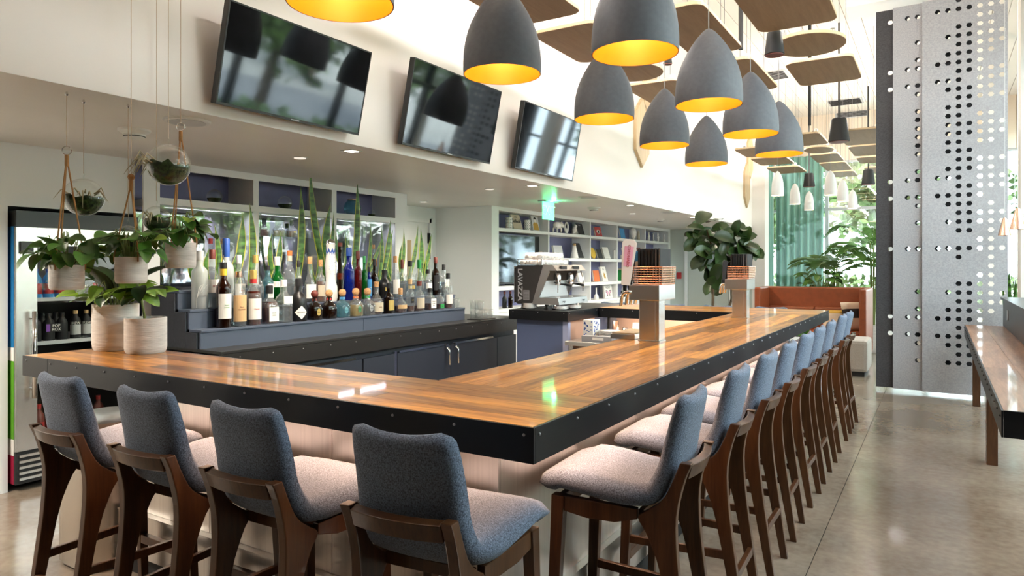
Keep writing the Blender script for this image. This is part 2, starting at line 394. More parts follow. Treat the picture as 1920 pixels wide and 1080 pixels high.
ws = struct(box('wall_street', (XW, YN, 4.35), (XW+.2, YB, CEIL), 'plaster'), 'cream wall above the street window')
box('solid_wall', (XW, YN, 0), (XW+.2, WY0-.04, 4.349), 'charcoal_paint', ws)  # unseen; added in place of glazing to block daylight near the camera
box('sill_wall', (XW, WY0-.039, 0), (XW+.2, YB, .35), 'plaster', ws)
window('window_2', 'long street window along the drink rail', False, WY0, YB, .35, 4.35, XW+.05, 8, 'pane')
struct(box('trim_1', (-.98, 9.32, 4.66), (XW, 9.78, CEIL), 'white_paint'), 'white bulkhead that carries the felt panels')
struct(box('column_2', (.56, 12.4, 0), (.83, 12.7, CEIL), 'ceiling_board'), 'cream column behind the felt screens')
struct(box('column_1', (.82, 10.1, 0), (1.22, 10.5, CEIL), 'ceiling_board'), 'cream column beside the street window')
# recess door
d1 = struct(box('door_1', (-6.10, 6.55, 0), (-6.06, 7.56, 2.10), 'white_paint'), 'white door in the recess behind the back bar')
for z in (.3, 1.6, 1.82): box('hinge', (-6.065, 7.55, z), (-6.03, 7.585, z+.14), 'dark_metal', d1)
box('frame', (-6.10, 6.5, 2.10), (-6.04, 7.62, 2.16), 'white_paint', d1); box('frame', (-6.10, 7.575, 0), (-6.04, 7.635, 2.16), 'white_paint', d1)
box('vision_panel', (-6.06, 7.12, 1.35), (-6.055, 7.2, 1.85), 'pale_wood', d1)
# service door in the end wall
d2 = thing('door_2', 'grey green service door behind the fig tree', 'door'); del d2['category']; d2['kind'] = 'structure'
box('leaf_panel', (-4.72, 15.03, 0), (-3.84, 15.058, 2.15), 'grey_green', d2)
box('frame', (-4.80, 15.02, 0), (-4.73, 15.06, 2.22), 'white_paint', d2); box('frame', (-3.83, 15.02, 0), (-3.76, 15.06, 2.22), 'white_paint', d2)
MB().tube([(-3.92, 15.02, 1.02), (-3.92, 14.97, 1.02), (-4.04, 14.97, 1.02)], .01).build('handle', 'chrome', d2)
tag(box('fire_alarm', (-4.98, 15.03, 1.22), (-4.88, 15.058, 1.36), 'red'), 'small red fire alarm call point on the end wall', 'alarm')
# outside
gr = struct(box('ground', (XW+.2, -14, -.25), (40, 45, -.02), 'pavement'), 'pavement outside the windows')
struct(box('ground_rear', (-12, YB+.2, -.25), (XW+.2, 45, -.021), 'pavement'), 'paved yard beyond the end window')
struct(box('road', (9.5, -14, -.02), (16, 45, -.005), 'road'), 'street outside the long window')
rng = random.Random(5)
def tree_mesh(seed, h, r, nl):
    rg = random.Random(seed); t = MB(); t.tube([(0, 0, 0), (.05, .03, h*.35), (0, 0, h*.6)], [.16, .12, .07])
    c = MB(); cl = [Vector((rg.uniform(-1, 1)*r*.6, rg.uniform(-1, 1)*r*.6, h*(.42+.45*rg.random()))) for _ in range(11)]
    for i in range(nl):
        q = rg.choice(cl); d = Vector((rg.gauss(0, 1), rg.gauss(0, 1), rg.gauss(0, 1))).normalized()*r*.5*rg.random()**.4
        p = q+d; a = Vector((rg.gauss(0, 1), rg.gauss(0, 1), rg.gauss(0, .6))).normalized()*.17; b = a.cross(Vector((rg.gauss(0, 1), rg.gauss(0, 1), rg.gauss(0, 1)))).normalized()*.10
        c.add([p-a, p-b, p+a, p+b], [(0, 1, 2, 3)])
    return t, c
protos = []
for k, (h, r) in enumerate(((5.5, 2.3), (6.5, 2.6))):
    t, c = tree_mesh(k+3, h, r, 2600)
    rt = thing('street_tree', 'x', 'tree', group='street trees outside the windows'); t.build('trunk', 'bark', rt); stuff(c.build('crown', 'tree_leaf', rt)); protos.append(rt)
spots = [(7.6, 4.2, 1), (7.0, 10.4, 0), (7.6, 16.6, 1), (-1.4, 24.5, 1), (-6.4, 26.5, 0), (18, 6.5, 1), (18.5, 13.5, 1), (18, -1, 1), (18, 21, 1), (4.6, 24.5, 1)]
used = [0, 0]
for i, (x, y, k) in enumerate(spots):
    where = 'beyond the end window' if y > 20 and x < 15 else ('across the street' if x > 15 else 'on the near pavement')
    place(protos[k], not used[k], (x, y, -.02), i*1.3, 'leafy green street tree %s' % where, 'street trees '+where); used[k] = 1
def hedge(x0, x1, y0, y1, h, label):
    rg = random.Random(int(x0*10)); c = MB()
    for i in range(int(1500*max(1, (y1-y0)/8))):
        p = Vector((rg.uniform(x0, x1), rg.uniform(y0, y1), rg.uniform(.05, h))); a = Vector((rg.gauss(0, 1), rg.gauss(0, 1), rg.gauss(0, 1))).normalized()*.13; b = a.orthogonal().normalized()*.08
        c.add([p-a, p-b, p+a, p+b], [(0, 1, 2, 3)])
    tag(stuff(c.build('hedge', 'tree_leaf')), label, 'hedge')
hedge(3.6, 4.5, -3, 16, 1.1, 'clipped green hedge along the street window'); hedge(-5, 3, 22, 22.8, 1.2, 'clipped green hedge beyond the end window')
tag(box('far_building', (22, -14, -.02), (26, 40, 7), 'facade'), 'pale building across the street', 'building')
# ------------------------------------------------------------------ bar counter
OV_ = .317; BT = 1.07; XO, YO, XI, YI, XL, YE, YEI = -.916, 1.589, -1.61, 2.069, -3.765, 7.364, 6.541
PX0, PY0 = -3.66, 5.85   # short return with the coffee machine
bar = thing('bar_worktop', 'long wooden bar top edged in black steel, wrapping round the bartender', 'bar top', (0, 0, 0))
rg = random.Random(11)
def planks(x0, x1, y0, y1, along, nrow, lens, wood='bar_wood', parent=bar, z=BT, th=.03):
    W = (y1-y0) if along == 'x' else (x1-x0); L = (x1-x0) if along == 'x' else (y1-y0); wd = W/nrow
    for i in range(nrow):
        cuts = [0]; p = rg.uniform(.35, 1)*lens
        while p < L-.25: cuts.append(p); p += lens*rg.uniform(.75, 1.15)
        cuts.append(L)
        for a, b in zip(cuts, cuts[1:]):
            l = b-a-.0015; w_ = wd-.0012
            o = MB().box((-l/2, -w_/2, -th), (l/2, w_/2, 0)).build('plank', wood, parent)
            if along == 'x': o.location = (x0+(a+b)/2, y0+wd*(i+.5), z)
            else: o.location = (x0+wd*(i+.5), y0+(a+b)/2, z); o.rotation_euler = (0, 0, PI/2)
planks(XL+.008, XO-.008, YO+.008, YI-.008, 'x', 5, 1.35)
planks(XI+.008, XO-.008, YI-.008, YEI+.008, 'y', 7, 1.4)
planks(-3.0, XO-.008, YEI+.008, YE-.008, 'x', 7, 1.3)
box('stone_top', (PX0+.008, PY0+.008, BT-.03), (-3.001, YE-.008, BT), 'black', bar)
AZ = BT-.098; t = .008
def apron(lo, hi): box('apron', lo, hi, 'dark_metal', bar, bev=.0015)
ZT = BT-.0005
apron((XL, YO, AZ), (-3.52, YO+t, ZT)); apron((-3.518, YO, AZ), (XO, YO+t, ZT)); apron((XO-t, YO+t, AZ), (XO, YE-t, ZT)); apron((XL, YO+t, AZ), (XL+t, YI-t, ZT))
apron((XL, YI-t, AZ), (XI, YI, ZT)); apron((XI, YI, AZ), (XI+t, YEI, ZT)); apron((-3.0, YEI, AZ), (XI, YEI+t, ZT)); apron((PX0, YE-t, AZ), (XO, YE, ZT))
apron((PX0, PY0, AZ), (-3.0, PY0+t, ZT)); apron((-3.008, PY0+t, AZ), (-3.0, YEI, ZT)); apron((PX0, PY0+t, AZ), (PX0+t, YE-t, ZT))
box('deck', (XL+t, YO+t, AZ+.02), (XO-t, YI-t, BT-.031), 'black_matte', bar); box('deck', (XI+t, YI-t, AZ+.02), (XO-t, YE-t, BT-.031), 'black_matte', bar)
box('deck', (PX0+t, YEI+t, AZ+.02), (XI+t, YE-t, BT-.031), 'black_matte', bar); box('deck', (PX0+t, PY0+t, AZ+.02), (-3.0-t, YEI+t, BT-.031), 'black_matte', bar)
bl = MB()
def bolts(p0, p1, nrm, step=.225):
    p0, p1, nrm = Vector(p0), Vector(p1), Vector(nrm); n = max(2, int((p1-p0).length/step))
    for i in range(n+1):
        bl.sphere(p0+(p1-p0)*i/n+nrm*.0005, .0046, 8, 4)
zb = BT-.022
bolts((XL+.04, YO, zb), (XO-.03, YO, zb), (0, -1, 0)); bolts((XO, YO+.03, zb), (XO, YE-.03, zb), (1, 0, 0)); bolts((PX0+.05, PY0, zb), (-3.04, PY0, zb), (0, -1, 0), .3)
bolts((-3.0, PY0+.04, zb), (-3.0, YEI-.04, zb), (1, 0, 0), .3); bolts((-2.95, YEI, zb), (XI-.04, YEI, zb), (0, -1, 0), .3)
stuff(bl.build('bolts', 'grey', bar, smooth=True))
# warm LED strips under the overhang
for (a, b, c, d, rot) in ((-3.4, XO-OV_-.02, YO+.20, YO+.22, 0), (XO-.22, XO-.20, YO+.35, 7.0, 1)):
    box('led_strip', (a, c, AZ+.008), (b, d, AZ+.019), 'led', bar)
    al = bpy.data.lights.new('strip_lamp', 'AREA'); al.shape = 'RECTANGLE'; al.size = b-a; al.size_y = d-c; al.energy = 4.0*max(b-a, d-c); al.color = (1, .57, .35)
    ao = bpy.data.objects.new('strip_lamp', al); COL.objects.link(ao); ao.parent = bar; ao.location = ((a+b)/2, (c+d)/2, AZ+.006)
# base
base = thing('bar_counter', 'brushed steel clad counter body under the wooden bar top', 'counter')
OV = .317; bxp, byp = XO-OV, YO+OV
xs = [-3.45, -2.766, -2.0, bxp]
for a, b in zip(xs, xs[1:]): box('panel', (a+.0015, byp, .31), (b-.0015 if b != bxp else bxp, byp+.012, AZ+.02), 'steel_panel', base)
ys = [byp+.012, 3.11, 4.33, 5.55, 6.77, 7.05]
for a, b in zip(ys, ys[1:]): box('panel', (bxp-.012, a+.0015, .31), (bxp, b-.0015, AZ+.02), 'steel_panel', base)
xs = [-3.4, -2.6, -1.9, bxp-.012]
for a, b in zip(xs, xs[1:]): box('panel', (a+.0015, 7.038, .1), (b-.0015, 7.05, AZ+.02), 'steel_panel', base)
box('plinth', (-3.45, byp-.03, .10), (bxp+.03, byp+.02, .30), 'steel_panel', base); box('plinth', (bxp-.02, byp+.021, .10), (bxp+.03, 7.05, .30), 'steel_panel', base)
box('plinth_cap', (-3.45, byp-.034, .301), (bxp+.034, byp+.02, .309), 'steel', base); box('plinth_cap', (bxp-.02, byp+.021, .301), (bxp+.034, 7.05, .309), 'steel', base)
box('kick_board', (-3.45, byp-.005, 0), (bxp+.005, byp+.02, .099), 'black_matte', base); box('kick_board', (bxp-.02, byp+.021, 0), (bxp+.005, 7.05, .099), 'black_matte', base)
box('inner_wall', (-3.45, byp+.013, .05), (bxp-.013, byp+.05, AZ+.018), 'slate_dark', base); box('inner_wall', (bxp-.06, byp+.051, .05), (bxp-.013, 7.0, AZ+.018), 'slate_dark', base)
# open shelf under the far side, lit by a strip
us = thing('underbar_shelf', 'lit open shelf under the far side of the bar', 'shelf')
box('back_panel', (-2.99, 7.0, .1), (-1.66, 7.035, AZ+.018), 'peach_panel', us); box('shelf_board', (-2.99, 6.58, .70), (-1.66, 6.999, .735), 'steel', us)
box('shelf_board', (-2.99, 6.58, .1), (-1.66, 6.999, .13), 'steel', us)
st_ = box('light_strip', (-2.95, 6.60, AZ+.005), (-1.7, 6.62, AZ+.018), 'led', us)
al = bpy.data.lights.new('strip_light', 'AREA'); al.shape = 'RECTANGLE'; al.size = 1.2; al.size_y = .02; al.energy = 7; al.color = (1, .8, .62)
ao = bpy.data.objects.new('strip_light', al); COL.objects.link(ao); ao.parent = us; ao.location = (-2.3, 6.61, AZ); ao.rotation_euler = (math.radians(15), 0, 0)
# short return
rt = thing('return_cabinet', 'slate blue cabinet under the coffee machine', 'cabinet')
box('body', (-3.62, 5.94, .08), (-3.10, 7.0, AZ+.018), 'blue_panel', rt); box('corner_post', (-3.099, 5.94, .08), (-3.04, 5.99, AZ+.018), 'blue_pale', rt)
box('side_panel', (-3.099, 5.995, .1), (-3.05, 6.56, AZ+.018), 'peach_panel', rt); box('kick_board', (-3.58, 5.98, 0), (-3.10, 6.98, .079), 'black_matte', rt)
# ------------------------------------------------------------------ back bar
CB = .91; CX = -4.2; BY0, BY1 = 2.98, 6.94
bc = thing('back_bar_counter', 'black back bar counter with dark navy cooler doors', 'counter')
box('top', (-5.1, BY0, CB-.02), (CX, BY1, CB), 'counter_dark', bc, bev=.002)
box('apron', (CX-.02, BY0, CB-.15), (CX+.004, BY1-.28, CB-.021), 'counter_dark', bc); box('apron', (CX-.02, BY1-.278, CB-.15), (CX+.004, BY1, CB-.021), 'counter_dark', bc)
b2 = MB(); 
for i in range(14): b2.sphere((CX+.005, BY0+.15+i*.285, CB-.05), .005, 8, 4)
stuff(b2.build('bolts', 'grey', bc))
box('body', (-5.0, BY0+.02, .1), (CX-.06, BY1-.02, CB-.151), 'slate_dark', bc); box('kick_board', (-4.9, BY0+.05, 0), (CX-.12, BY1-.05, .099), 'black_matte', bc)
dx0 = CX-.058; ztop = CB-.21
ylist = [2.99, 3.62, 4.38, 4.80, 4.84, 5.64, 6.51, 6.92]
for k, (a, b) in enumerate(((3.0, 3.62), (3.63, 4.37), (4.39, 4.79), (4.83, 5.635), (5.645, 6.50), (6.51, 6.915))):
    d = box('door', (dx0, a, .13), (dx0+.035, b, ztop), 'door_navy', bc, bev=.002)
    if k in (1, 3, 4):
        box('hinge_rail', (dx0+.005, a+.02, ztop+.002), (dx0+.04, b-.08, ztop+.022), 'chrome', d)
        hy = b-.09 if k == 3 else a+.05
        if k > 1:
            box('hinge', (dx0+.036, hy, ztop-.03), (dx0+.055, hy+.035, ztop+.015), 'chrome', d)
            MB().tube([(dx0+.055, hy+.017, ztop-.02), (dx0+.075, hy+.017, ztop-.05), (dx0+.078, hy+.017, ztop-.19)], .0115).build('handle', 'chrome', d, smooth=True)
box('post', (dx0+.001, 4.795, .13), (dx0+.03, 4.825, ztop+.02), 'chrome', bc)
# three tier bottle riser
rs = thing('bottle_riser', 'slate blue three step riser displaying the liquor bottles', 'riser')
RX = [-4.45, -4.583, -4.717, -4.86]; RZ = [1.045, 1.186, 1.321]; RY0, RY1 = 2.996, 6.195
for i in range(3):
    for a, b in ((RY0, 4.62), (4.624, RY1)):
        box('riser_board', (RX[i]-.018, a, CB if i == 0 else RZ[i-1]), (RX[i], b, RZ[i]-.019), 'slate_blue', rs)
    box('tread', (RX[i+1]-.001, RY0, RZ[i]-.018), (RX[i]+.008, RY1, RZ[i]), 'slate_blue', rs, bev=.003)
box('end_panel', (RX[3], RY0-.02, CB), (RX[2]-.02, RY0-.001, RZ[2]-.02), 'slate_dark', rs); box('end_panel', (RX[2]-.019, RY0-.02, CB), (RX[1]-.02, RY0-.001, RZ[1]-.02), 'slate_dark', rs)
box('end_panel', (RX[1]-.019, RY0-.02, CB), (RX[0]-.02, RY0-.001, RZ[0]-.02), 'slate_dark', rs)
box('end_panel', (RX[3], RY1+.001, CB), (RX[0]-.02, RY1+.02, RZ[0]-.02), 'slate_blue', rs)
pt = thing('planter_trough', 'dark trough of snake plants behind the bottles', 'planter')
box('front', (-4.878, RY0, CB), (-4.862, RY1, 1.34), 'slate_dark', pt); box('back', (-5.06, RY0, CB), (-5.045, RY1, 1.34), 'slate_dark', pt)
box('end', (-5.044, RY0, CB), (-4.879, RY0+.015, 1.34), 'slate_dark', pt); box('end', (-5.044, RY1-.015, CB), (-4.879, RY1, 1.34), 'slate_dark', pt)
box('soil', (-5.044, RY0+.016, CB), (-4.879, RY1-.016, 1.31), 'soil', pt)
# ------------------------------------------------------------------ wall shelf units
SX = -5.15
s1 = thing('display_cabinet', 'white wall cabinet with mirror back above the back bar', 'cabinet')
cols = [(3.12, 3.979), (4.035, 4.904), (4.969, 5.848)]
box('stile', (SX-.02, 2.99, 0), (SX, 3.12, SOF-.001), 'white_paint', s1)
for a, b in ((3.979, 4.035), (4.904, 4.969)): box('stile', (-5.50, a, CB), (SX, b, SOF-.001), 'white_paint', s1)
box('stile', (-5.50, 5.848, 0), (SX, 6.048, SOF-.001), 'white_paint', s1)
for a, b in cols:
    box('rail', (SX-.02, a, 2.26), (SX, b, SOF-.001), 'white_paint', s1)
    box('shelf', (-5.50, a, 1.98), (SX, b, 2.035), 'white_paint', s1)
    box('back_panel', (-5.515, a, 2.036), (-5.50, b, SOF-.001), 'lavender', s1); box('mirror_back', (-5.515, a, CB), (-5.50, b, 1.979), 'mirror', s1)
    for z in (1.765, 1.45): box('glass_shelf', (-5.498, a+.002, z), (SX-.03, b-.002, z+.008), 'glass', s1)
    sd = box('base_shelf', (-5.50, a, CB-.01), (SX, b, CB+.02), 'white_paint', s1)
    box('light_strip', (SX-.075, a+.06, 1.964), (SX-.045, b-.06, 1.979), 'white_plastic', s1)  # added housing for the fill lamp beneath it
    for h in (0, 1): box('glass_door', (SX-.012, a+.005+h*(b-a)/2, CB+.03), (SX-.007, a-.005+(h+1)*(b-a)/2, 1.975), 'glass', s1)
    al = bpy.data.lights.new('cabinet_fill', 'AREA'); al.shape = 'RECTANGLE'; al.size = .02; al.size_y = .7; al.energy = 1.5; al.color = (.84, .80, 1)  # added fill lamp, brightens the mirrored cabinet
    ao = bpy.data.objects.new('cabinet_fill', al); COL.objects.link(ao); ao.parent = s1; ao.location = (SX-.06, (a+b)/2, 1.962); ao.rotation_euler = (0, math.radians(-25), 0)
struct(box('wall_recess', (-6.1, 6.05, 0), (-5.515, 6.1, SOF), 'white_paint'), 'white return wall at the end of the mirrored cabinet')
SX2 = -5.14
s2 = thing('book_shelves', 'long white wall unit of open cubby shelves with lavender backs', 'shelves')
yd = [7.929, 9.386, 10.885, 12.063, 13.516, 14.94]
box('stile', (SX2-.35, 7.931, 0), (SX2, 7.96, SOF-.001), 'white_paint', s2)
for y in yd[1:-1]: box('stile', (SX2-.35, y-.02, 0), (SX2, y+.02, SOF-.001), 'white_paint', s2)
box('stile', (SX2-.35, 14.93, 0), (SX2, 14.962, SOF-.001), 'white_paint', s2)
for k in range(5):
    a, b = (yd[k]+.021 if k else 7.961), (yd[k+1]-.021 if k < 4 else 14.929)
    zs = [(2.265, SOF-.001), (1.985, 2.03), (1.583, 1.63), (1.165, 1.22), (.86, .905)]
    for j, (z0, z1) in enumerate(zs):
        if k == 0 and j == 2: continue
        box('shelf', (SX2-.35, a, z0), (SX2, b, z1), 'white_paint', s2)
    box('back_panel', (SX2-.365, a, .9), (SX2-.351, b, SOF-.001), 'lavender', s2)
    box('cupboard_door', (SX2-.03, a, .08), (SX2, b, .855), 'white_paint', s2, bev=.003)
# fridge
fr = thing('display_fridge', 'tall stainless glass door drinks fridge with black header', 'fridge')
f0, f1, y0, y1 = -5.95, -5.18, 2.15, 2.965
box('back_panel', (f0, y0, .05), (f0+.03, y1, 1.87), 'fridge_inner', fr); box('header', (f0+.031, y0, 1.765), (f1, y1, 1.87), 'black', fr)
for k, (z0, z1, mt) in enumerate(((1.42, 1.764, 'stripe_blue'), (.96, 1.419, 'stripe_blue'), (.87, .959, 'white_plastic'), (.35, .869, 'stripe_green'), (.24, .349, 'white_plastic'), (.05, .239, 'stripe_red'))):
    box('side_panel', (f0+.031, y0, z0), (f1-.035, y0+.03, z1), mt, fr)
box('side_panel', (f0+.031, y1-.03, .05), (f1-.035, y1, 1.764), 'fridge_inner', fr); box('floor_panel', (f0+.031, y0+.031, .05), (f1-.035, y1-.031, .30), 'fridge_inner', fr)
dr = box('door_frame', (f1-.03, y0, .27), (f1, y0+.125, 1.76), 'steel_v', fr)
box('door_frame', (f1-.03, y1-.10, .27), (f1, y1, 1.76), 'steel_v', fr); box('door_frame', (f1-.03, y0+.126, 1.64), (f1, y1-.101, 1.76), 'steel', fr); box('door_frame', (f1-.03, y0+.126, .27), (f1, y1-.101, .36), 'steel', fr)
box('glass_door', (f1-.02, y0+.126, .361), (f1-.014, y1-.101, 1.639), 'glass', fr)
h = MB().tube([(f1+.05, y0+.085, 1.20), (f1+.05, y0+.085, .62)], .014).build('handle', 'chrome', fr, smooth=True)
for z in (1.15, .68): MB().tube([(f1-.001, y0+.085, z), (f1+.05, y0+.085, z)], .008).build('handle_post', 'chrome', h)
box('lock_box', (f1, y0+.02, 1.585), (f1+.02, y0+.095, 1.665), 'black', fr)
vg = box('vent_grille', (f1-.03, y0, .05), (f1-.012, y1, .265), 'black_matte', fr)
for i in range(5): box('slat', (f1-.011, y0+.02, .075+i*.038), (f1, y1-.02, .092+i*.038), 'steel', vg)
for z in (.72, .98, 1.28): 
    s_ = box('wire_shelf', (f0+.04, y0+.04, z-.006), (f1-.06, y1-.04, z), 'lightgrey', fr); box('shelf_lip', (f1-.06, y0+.04, z-.022), (f1-.054, y1-.04, z+.004), 'lightgrey', s_)
    l_ = MB()
box('light_strip', (f0+.3, y0+.05, 1.745), (f0+.33, y1-.05, 1.758), 'led_fridge', fr)
al = bpy.data.lights.new('fridge_light', 'AREA'); al.shape = 'RECTANGLE'; al.size = .3; al.size_y = .6; al.energy = .8
ao = bpy.data.objects.new('fridge_light', al); COL.objects.link(ao); ao.parent = fr; ao.location = (f0+.4, (y0+y1)/2, 1.74)
# ------------------------------------------------------------------ bar stools
def sm(t): t = max(0, min(1, t)); return t*t*(3-2*t)
def lerp_pts(pts, s):
    n = len(pts)-1; x = s*n; i = min(int(x), n-1); f = x-i
    def g(k): return pts[max(0, min(n, k))]
    out = []
    for c in range(len(pts[0])):
        p0, p1, p2, p3 = g(i-1)[c], g(i)[c], g(i+1)[c], g(i+2)[c]
        out.append(.5*((2*p1)+(-p0+p2)*f+(2*p0-5*p1+4*p2-p3)*f*f+(-p0+3*p1-3*p2+p3)*f**3))
    return out
def stool_shell():
    # centre line from the seat front to the top of the back: y, z, half width, thickness
    P = [(.235, .738, .222, .06), (.14, .750, .238, .075), (.02, .740, .236, .08), (-.09, .728, .222, .082), (-.168, .742, .200, .076), (-.216, .82, .183, .064), (-.240, .91, .178, .056), (-.262, 1.0, .173, .05), (-.278, 1.062, .163, .042)]
    NS, NT = 44, 14; mb = MB(); vs = []; rows = []
    for i in range(NS+1):
        s = i/NS; y, z, w, th = lerp_pts(P, s); y2, z2, _, _ = lerp_pts(P, min(1, s+.01)); y1, z1, _, _ = lerp_pts(P, max(0, s-.01))
        ty, tz = y2-y1, z2-z1; l = math.hypot(ty, tz); ny, nz = tz/l, -ty/l   # normal on the sitter's side
        if nz < 0 and s < .5: ny, nz = -ny, -nz
        e0 = min(1, s/.07); e1 = min(1, (1-s)/.06)
        ww = w*(.80+.20*math.sqrt(1-(1-e0)**2))*(.76+.24*math.sqrt(1-(1-e1)**2)); tt = th*(.25+.75*math.sqrt(1-(1-min(e0, e1))**2))
        bk = sm((s-.5)/.3)
        ring = []
        for side in (1, -1):
            for j in range(NT+1):
                t = (j/NT*2-1)*side; a = abs(t)
                prof = math.sqrt(max(0, 1-a**7)); 
                x = ww*t; off = side*tt*.5*prof
                curl = .020*bk*a**2.4+.012*(1-bk)*a**2*(1 if s > .1 else 0)    # the back wraps round the sitter
                top = .009*a**2*sm((s-.8)/.2)                                    # the top edge dips in the middle
                ring.append((x, y+ny*(off+curl)+ty/l*top, z+nz*(off+curl)+tz/l*top))
        vs += ring; rows.append(len(ring))
    n = rows[0]; fs = []
    for i in range(NS):
        for j in range(n):
            k = (j+1) % n; fs.append((i*n+j, i*n+k, (i+1)*n+k, (i+1)*n+j))
    fs.append(tuple(range(n))[::-1]); fs.append(tuple(NS*n+j for j in range(n)))
    mb.add(vs, fs); return mb
def make_stool():
    r = thing('bar_stool', 'x', 'bar stool')
    sh = stool_shell().build('upholstery', 'fabric', r, smooth=True)
    md = sh.modifiers.new('weld', 'WELD'); md.merge_threshold = .0005
    WX = .158; T = .034
    def curve(pts, n): return [tuple(lerp_pts(pts, i/n)) for i in range(n+1)]
    for s in (-1, 1):
        back = curve([(-.325, 0), (-.290, .25), (-.262, .46), (-.250, .60), (-.252, .70), (-.275, .80), (-.300, .862)], 14)
        front = curve([(-.262, .862), (-.238, .80), (-.205, .735), (-.155, .692), (-.120, .664), (-.150, .615), (-.195, .50), (-.240, .28), (-.292, 0)], 18)
        x0 = s*WX-T/2; m = MB(); m.m = Matrix.Translation((s*WX, 0, 0)) @ Matrix.Rotation(0, 4, 'Y'); m.prism(back+front, 'x', -T/2, T/2)
        m.build('rear_leg', 'stool_wood', r, bev=.004)
        m = MB()
        q = [(s*.180, .160, .70), (s*.195, .190, 0)]
        def ring(c, a, b): x, y, z = c; return [(x-a, y-b, z), (x+a, y-b, z), (x+a, y+b, z), (x-a, y+b, z)]
        m.add(ring(q[0], .019, .024)+ring(q[1], .014, .016), [(3, 2, 1, 0), (4, 5, 6, 7)]+[(k, (k+1) % 4, (k+1) % 4+4, k+4) for k in range(4)])
        m.build('front_leg', 'stool_wood', r, bev=.003)
        m = MB(); m.m = Matrix.Translation((s*.169, 0, 0)) @ Matrix.Rotation(-s*.08, 4, 'Z'); m.prism([(-.118, .690), (.140, .700), (.140, .648), (.06, .634), (-.04, .634), (-.118, .655)], 'x', -.013, .013); m.build('side_rail', 'stool_wood', r, bev=.003)
        m = MB(); m.m = Matrix.Translation((s*.173, 0, 0)) @ Matrix.Rotation(-s*.075, 4, 'Z'); m.box((-.010, -.25, .305), (.010, .165, .337)); m.build('side_stretcher', 'stool_wood', r, bev=.003)
    m = MB(); vs = []; fs = []; N = 16
    for i in range(N+1):
        x = -(WX-.017)+2*(WX-.017)*i/N; dy = -.020*(1-(x/(WX-.017))**2)
        vs += [(x, -.296+dy, .852), (x, -.268+dy, .860), (x, -.254+dy, .812), (x, -.281+dy, .804)]
    for i in range(N):
        for k in range(4): fs.append((i*4+k, i*4+(k+1) % 4, i*4+4+(k+1) % 4, i*4+4+k))
    fs += [(3, 2, 1, 0), (N*4, N*4+1, N*4+2, N*4+3)]
    m.add(vs, fs); m.build('back_rail', 'stool_wood', r, bev=.003)
    box('front_rail', (-.16, .148, .648), (.16, .170, .698), 'stool_wood', r, bev=.003); box('rear_rail', (-.145, -.135, .645), (.145, -.115, .682), 'stool_wood', r, bev=.003)
    box('foot_rest', (-.172, .162, .225), (.172, .192, .262), 'stool_wood', r, bev=.003); box('rear_stretcher', (-.140, -.290, .225), (.140, -.268, .257), 'stool_wood', r, bev=.003)
    return r
st = make_stool(); first = True
LS = [(-1.225, 1.645, .10, 'front'), (-1.835, 1.64, .02, 'second'), (-2.375, 1.64, .03, 'third'), (-2.955, 1.64, 0, 'fourth')]
lab = ['grey wool bar stool nearest the front corner, facing the short side of the bar', 'grey wool bar stool on the short side, second from the front corner', 'grey wool bar stool on the short side, third from the front corner', 'grey wool bar stool at the far left, nearest the drinks fridge']
for (x, y, rz, _), l in zip(LS, lab):
    place(st, first, (x, y, 0), rz, l, 'stools along the short side of the bar'); first = False
words = ['nearest', 'second', 'third', 'fourth', 'fifth', 'sixth', 'seventh', 'eighth', 'ninth and farthest']
for (y, rz), wd in zip([(2.34, .06), (3.0, .03), (3.6, 0), (4.16, .02), (4.79, -.02), (5.34, 0), (5.94, .02), (6.71, 0), (7.24, -.02)], words):
    place(st, False, (-.985, y, 0), PI/2+rz, 'blue-grey bar stool on the aisle side, %s from the bar corner' % wd, 'stools along the aisle side of the bar')
for x, wd in ((-3.28, 'behind the coffee machine return'), (-2.58, 'behind the first beer tower'), (-2.06, 'in front of the fig tree'), (-1.50, 'before the orange booth')):
    place(st, False, (x, 7.33, 0), PI, 'bar stool rim over the far bar side, %s' % wd, 'stools along the far side of the bar')
# stainless bin
bn = thing('waste_bin', 'brushed stainless bin with curved front beside the leftmost stool', 'bin', (-3.67, 1.93, 0))
m = MB(); m.lathe([(.19, .01), (.195, .02), (.195, .69)], seg=28, sq=3.2, sx=1.0, sy=.92); m.build('body', 'steel_v', bn, smooth=True, auto=.7)
m = MB(); m.lathe([(.198, .691), (.2, .70), (.2, .725), (.16, .74)], seg=28, sq=3.2, sx=1.0, sy=.92); m.build('lid', 'steel', bn, smooth=True, auto=.7)
# ------------------------------------------------------------------ pendants
def make_pendant(nm, R, H, ztop, outer, inner, pr, energy, cord=.003):
    r = thing(nm, 'x', 'pendant lamp')
    m = MB(); m.lathe([(R*a, H*b) for a, b in pr], seg=40, cap=False); o = m.build('shade', outer, r, smooth=True)
    m = MB(); m.lathe([(R*a*.985-.001, H*b*.985+.0005) for a, b in pr], seg=40, cap=False); m.build('lining', inner, r, smooth=True)
    m = MB(); m.tube([(0, 0, H*.99), (0, 0, ztop)], cord, 6); m.build('cord', 'cord_grey', r)
    m = MB(); m.lathe([(.06, ztop-.03), (.06, ztop)], seg=16); m.build('canopy', outer, r)
    m = MB(); m.lathe([(.02, H*.62), (.02, H*.8)], seg=12); m.build('socket', 'black', r)
    m = MB(); m.sphere((0, 0, H*.52), R*.16, 12, 8); m.build('bulb', 'bulb', r, smooth=True)
    l = bpy.data.lights.new('lamp', 'POINT'); l.energy = energy; l.color = (1, .68, .38); l.shadow_soft_size = .05
    lo = bpy.data.objects.new('lamp', l); COL.objects.link(lo); lo.parent = r; lo.location = (0, 0, H*.36)
    return r
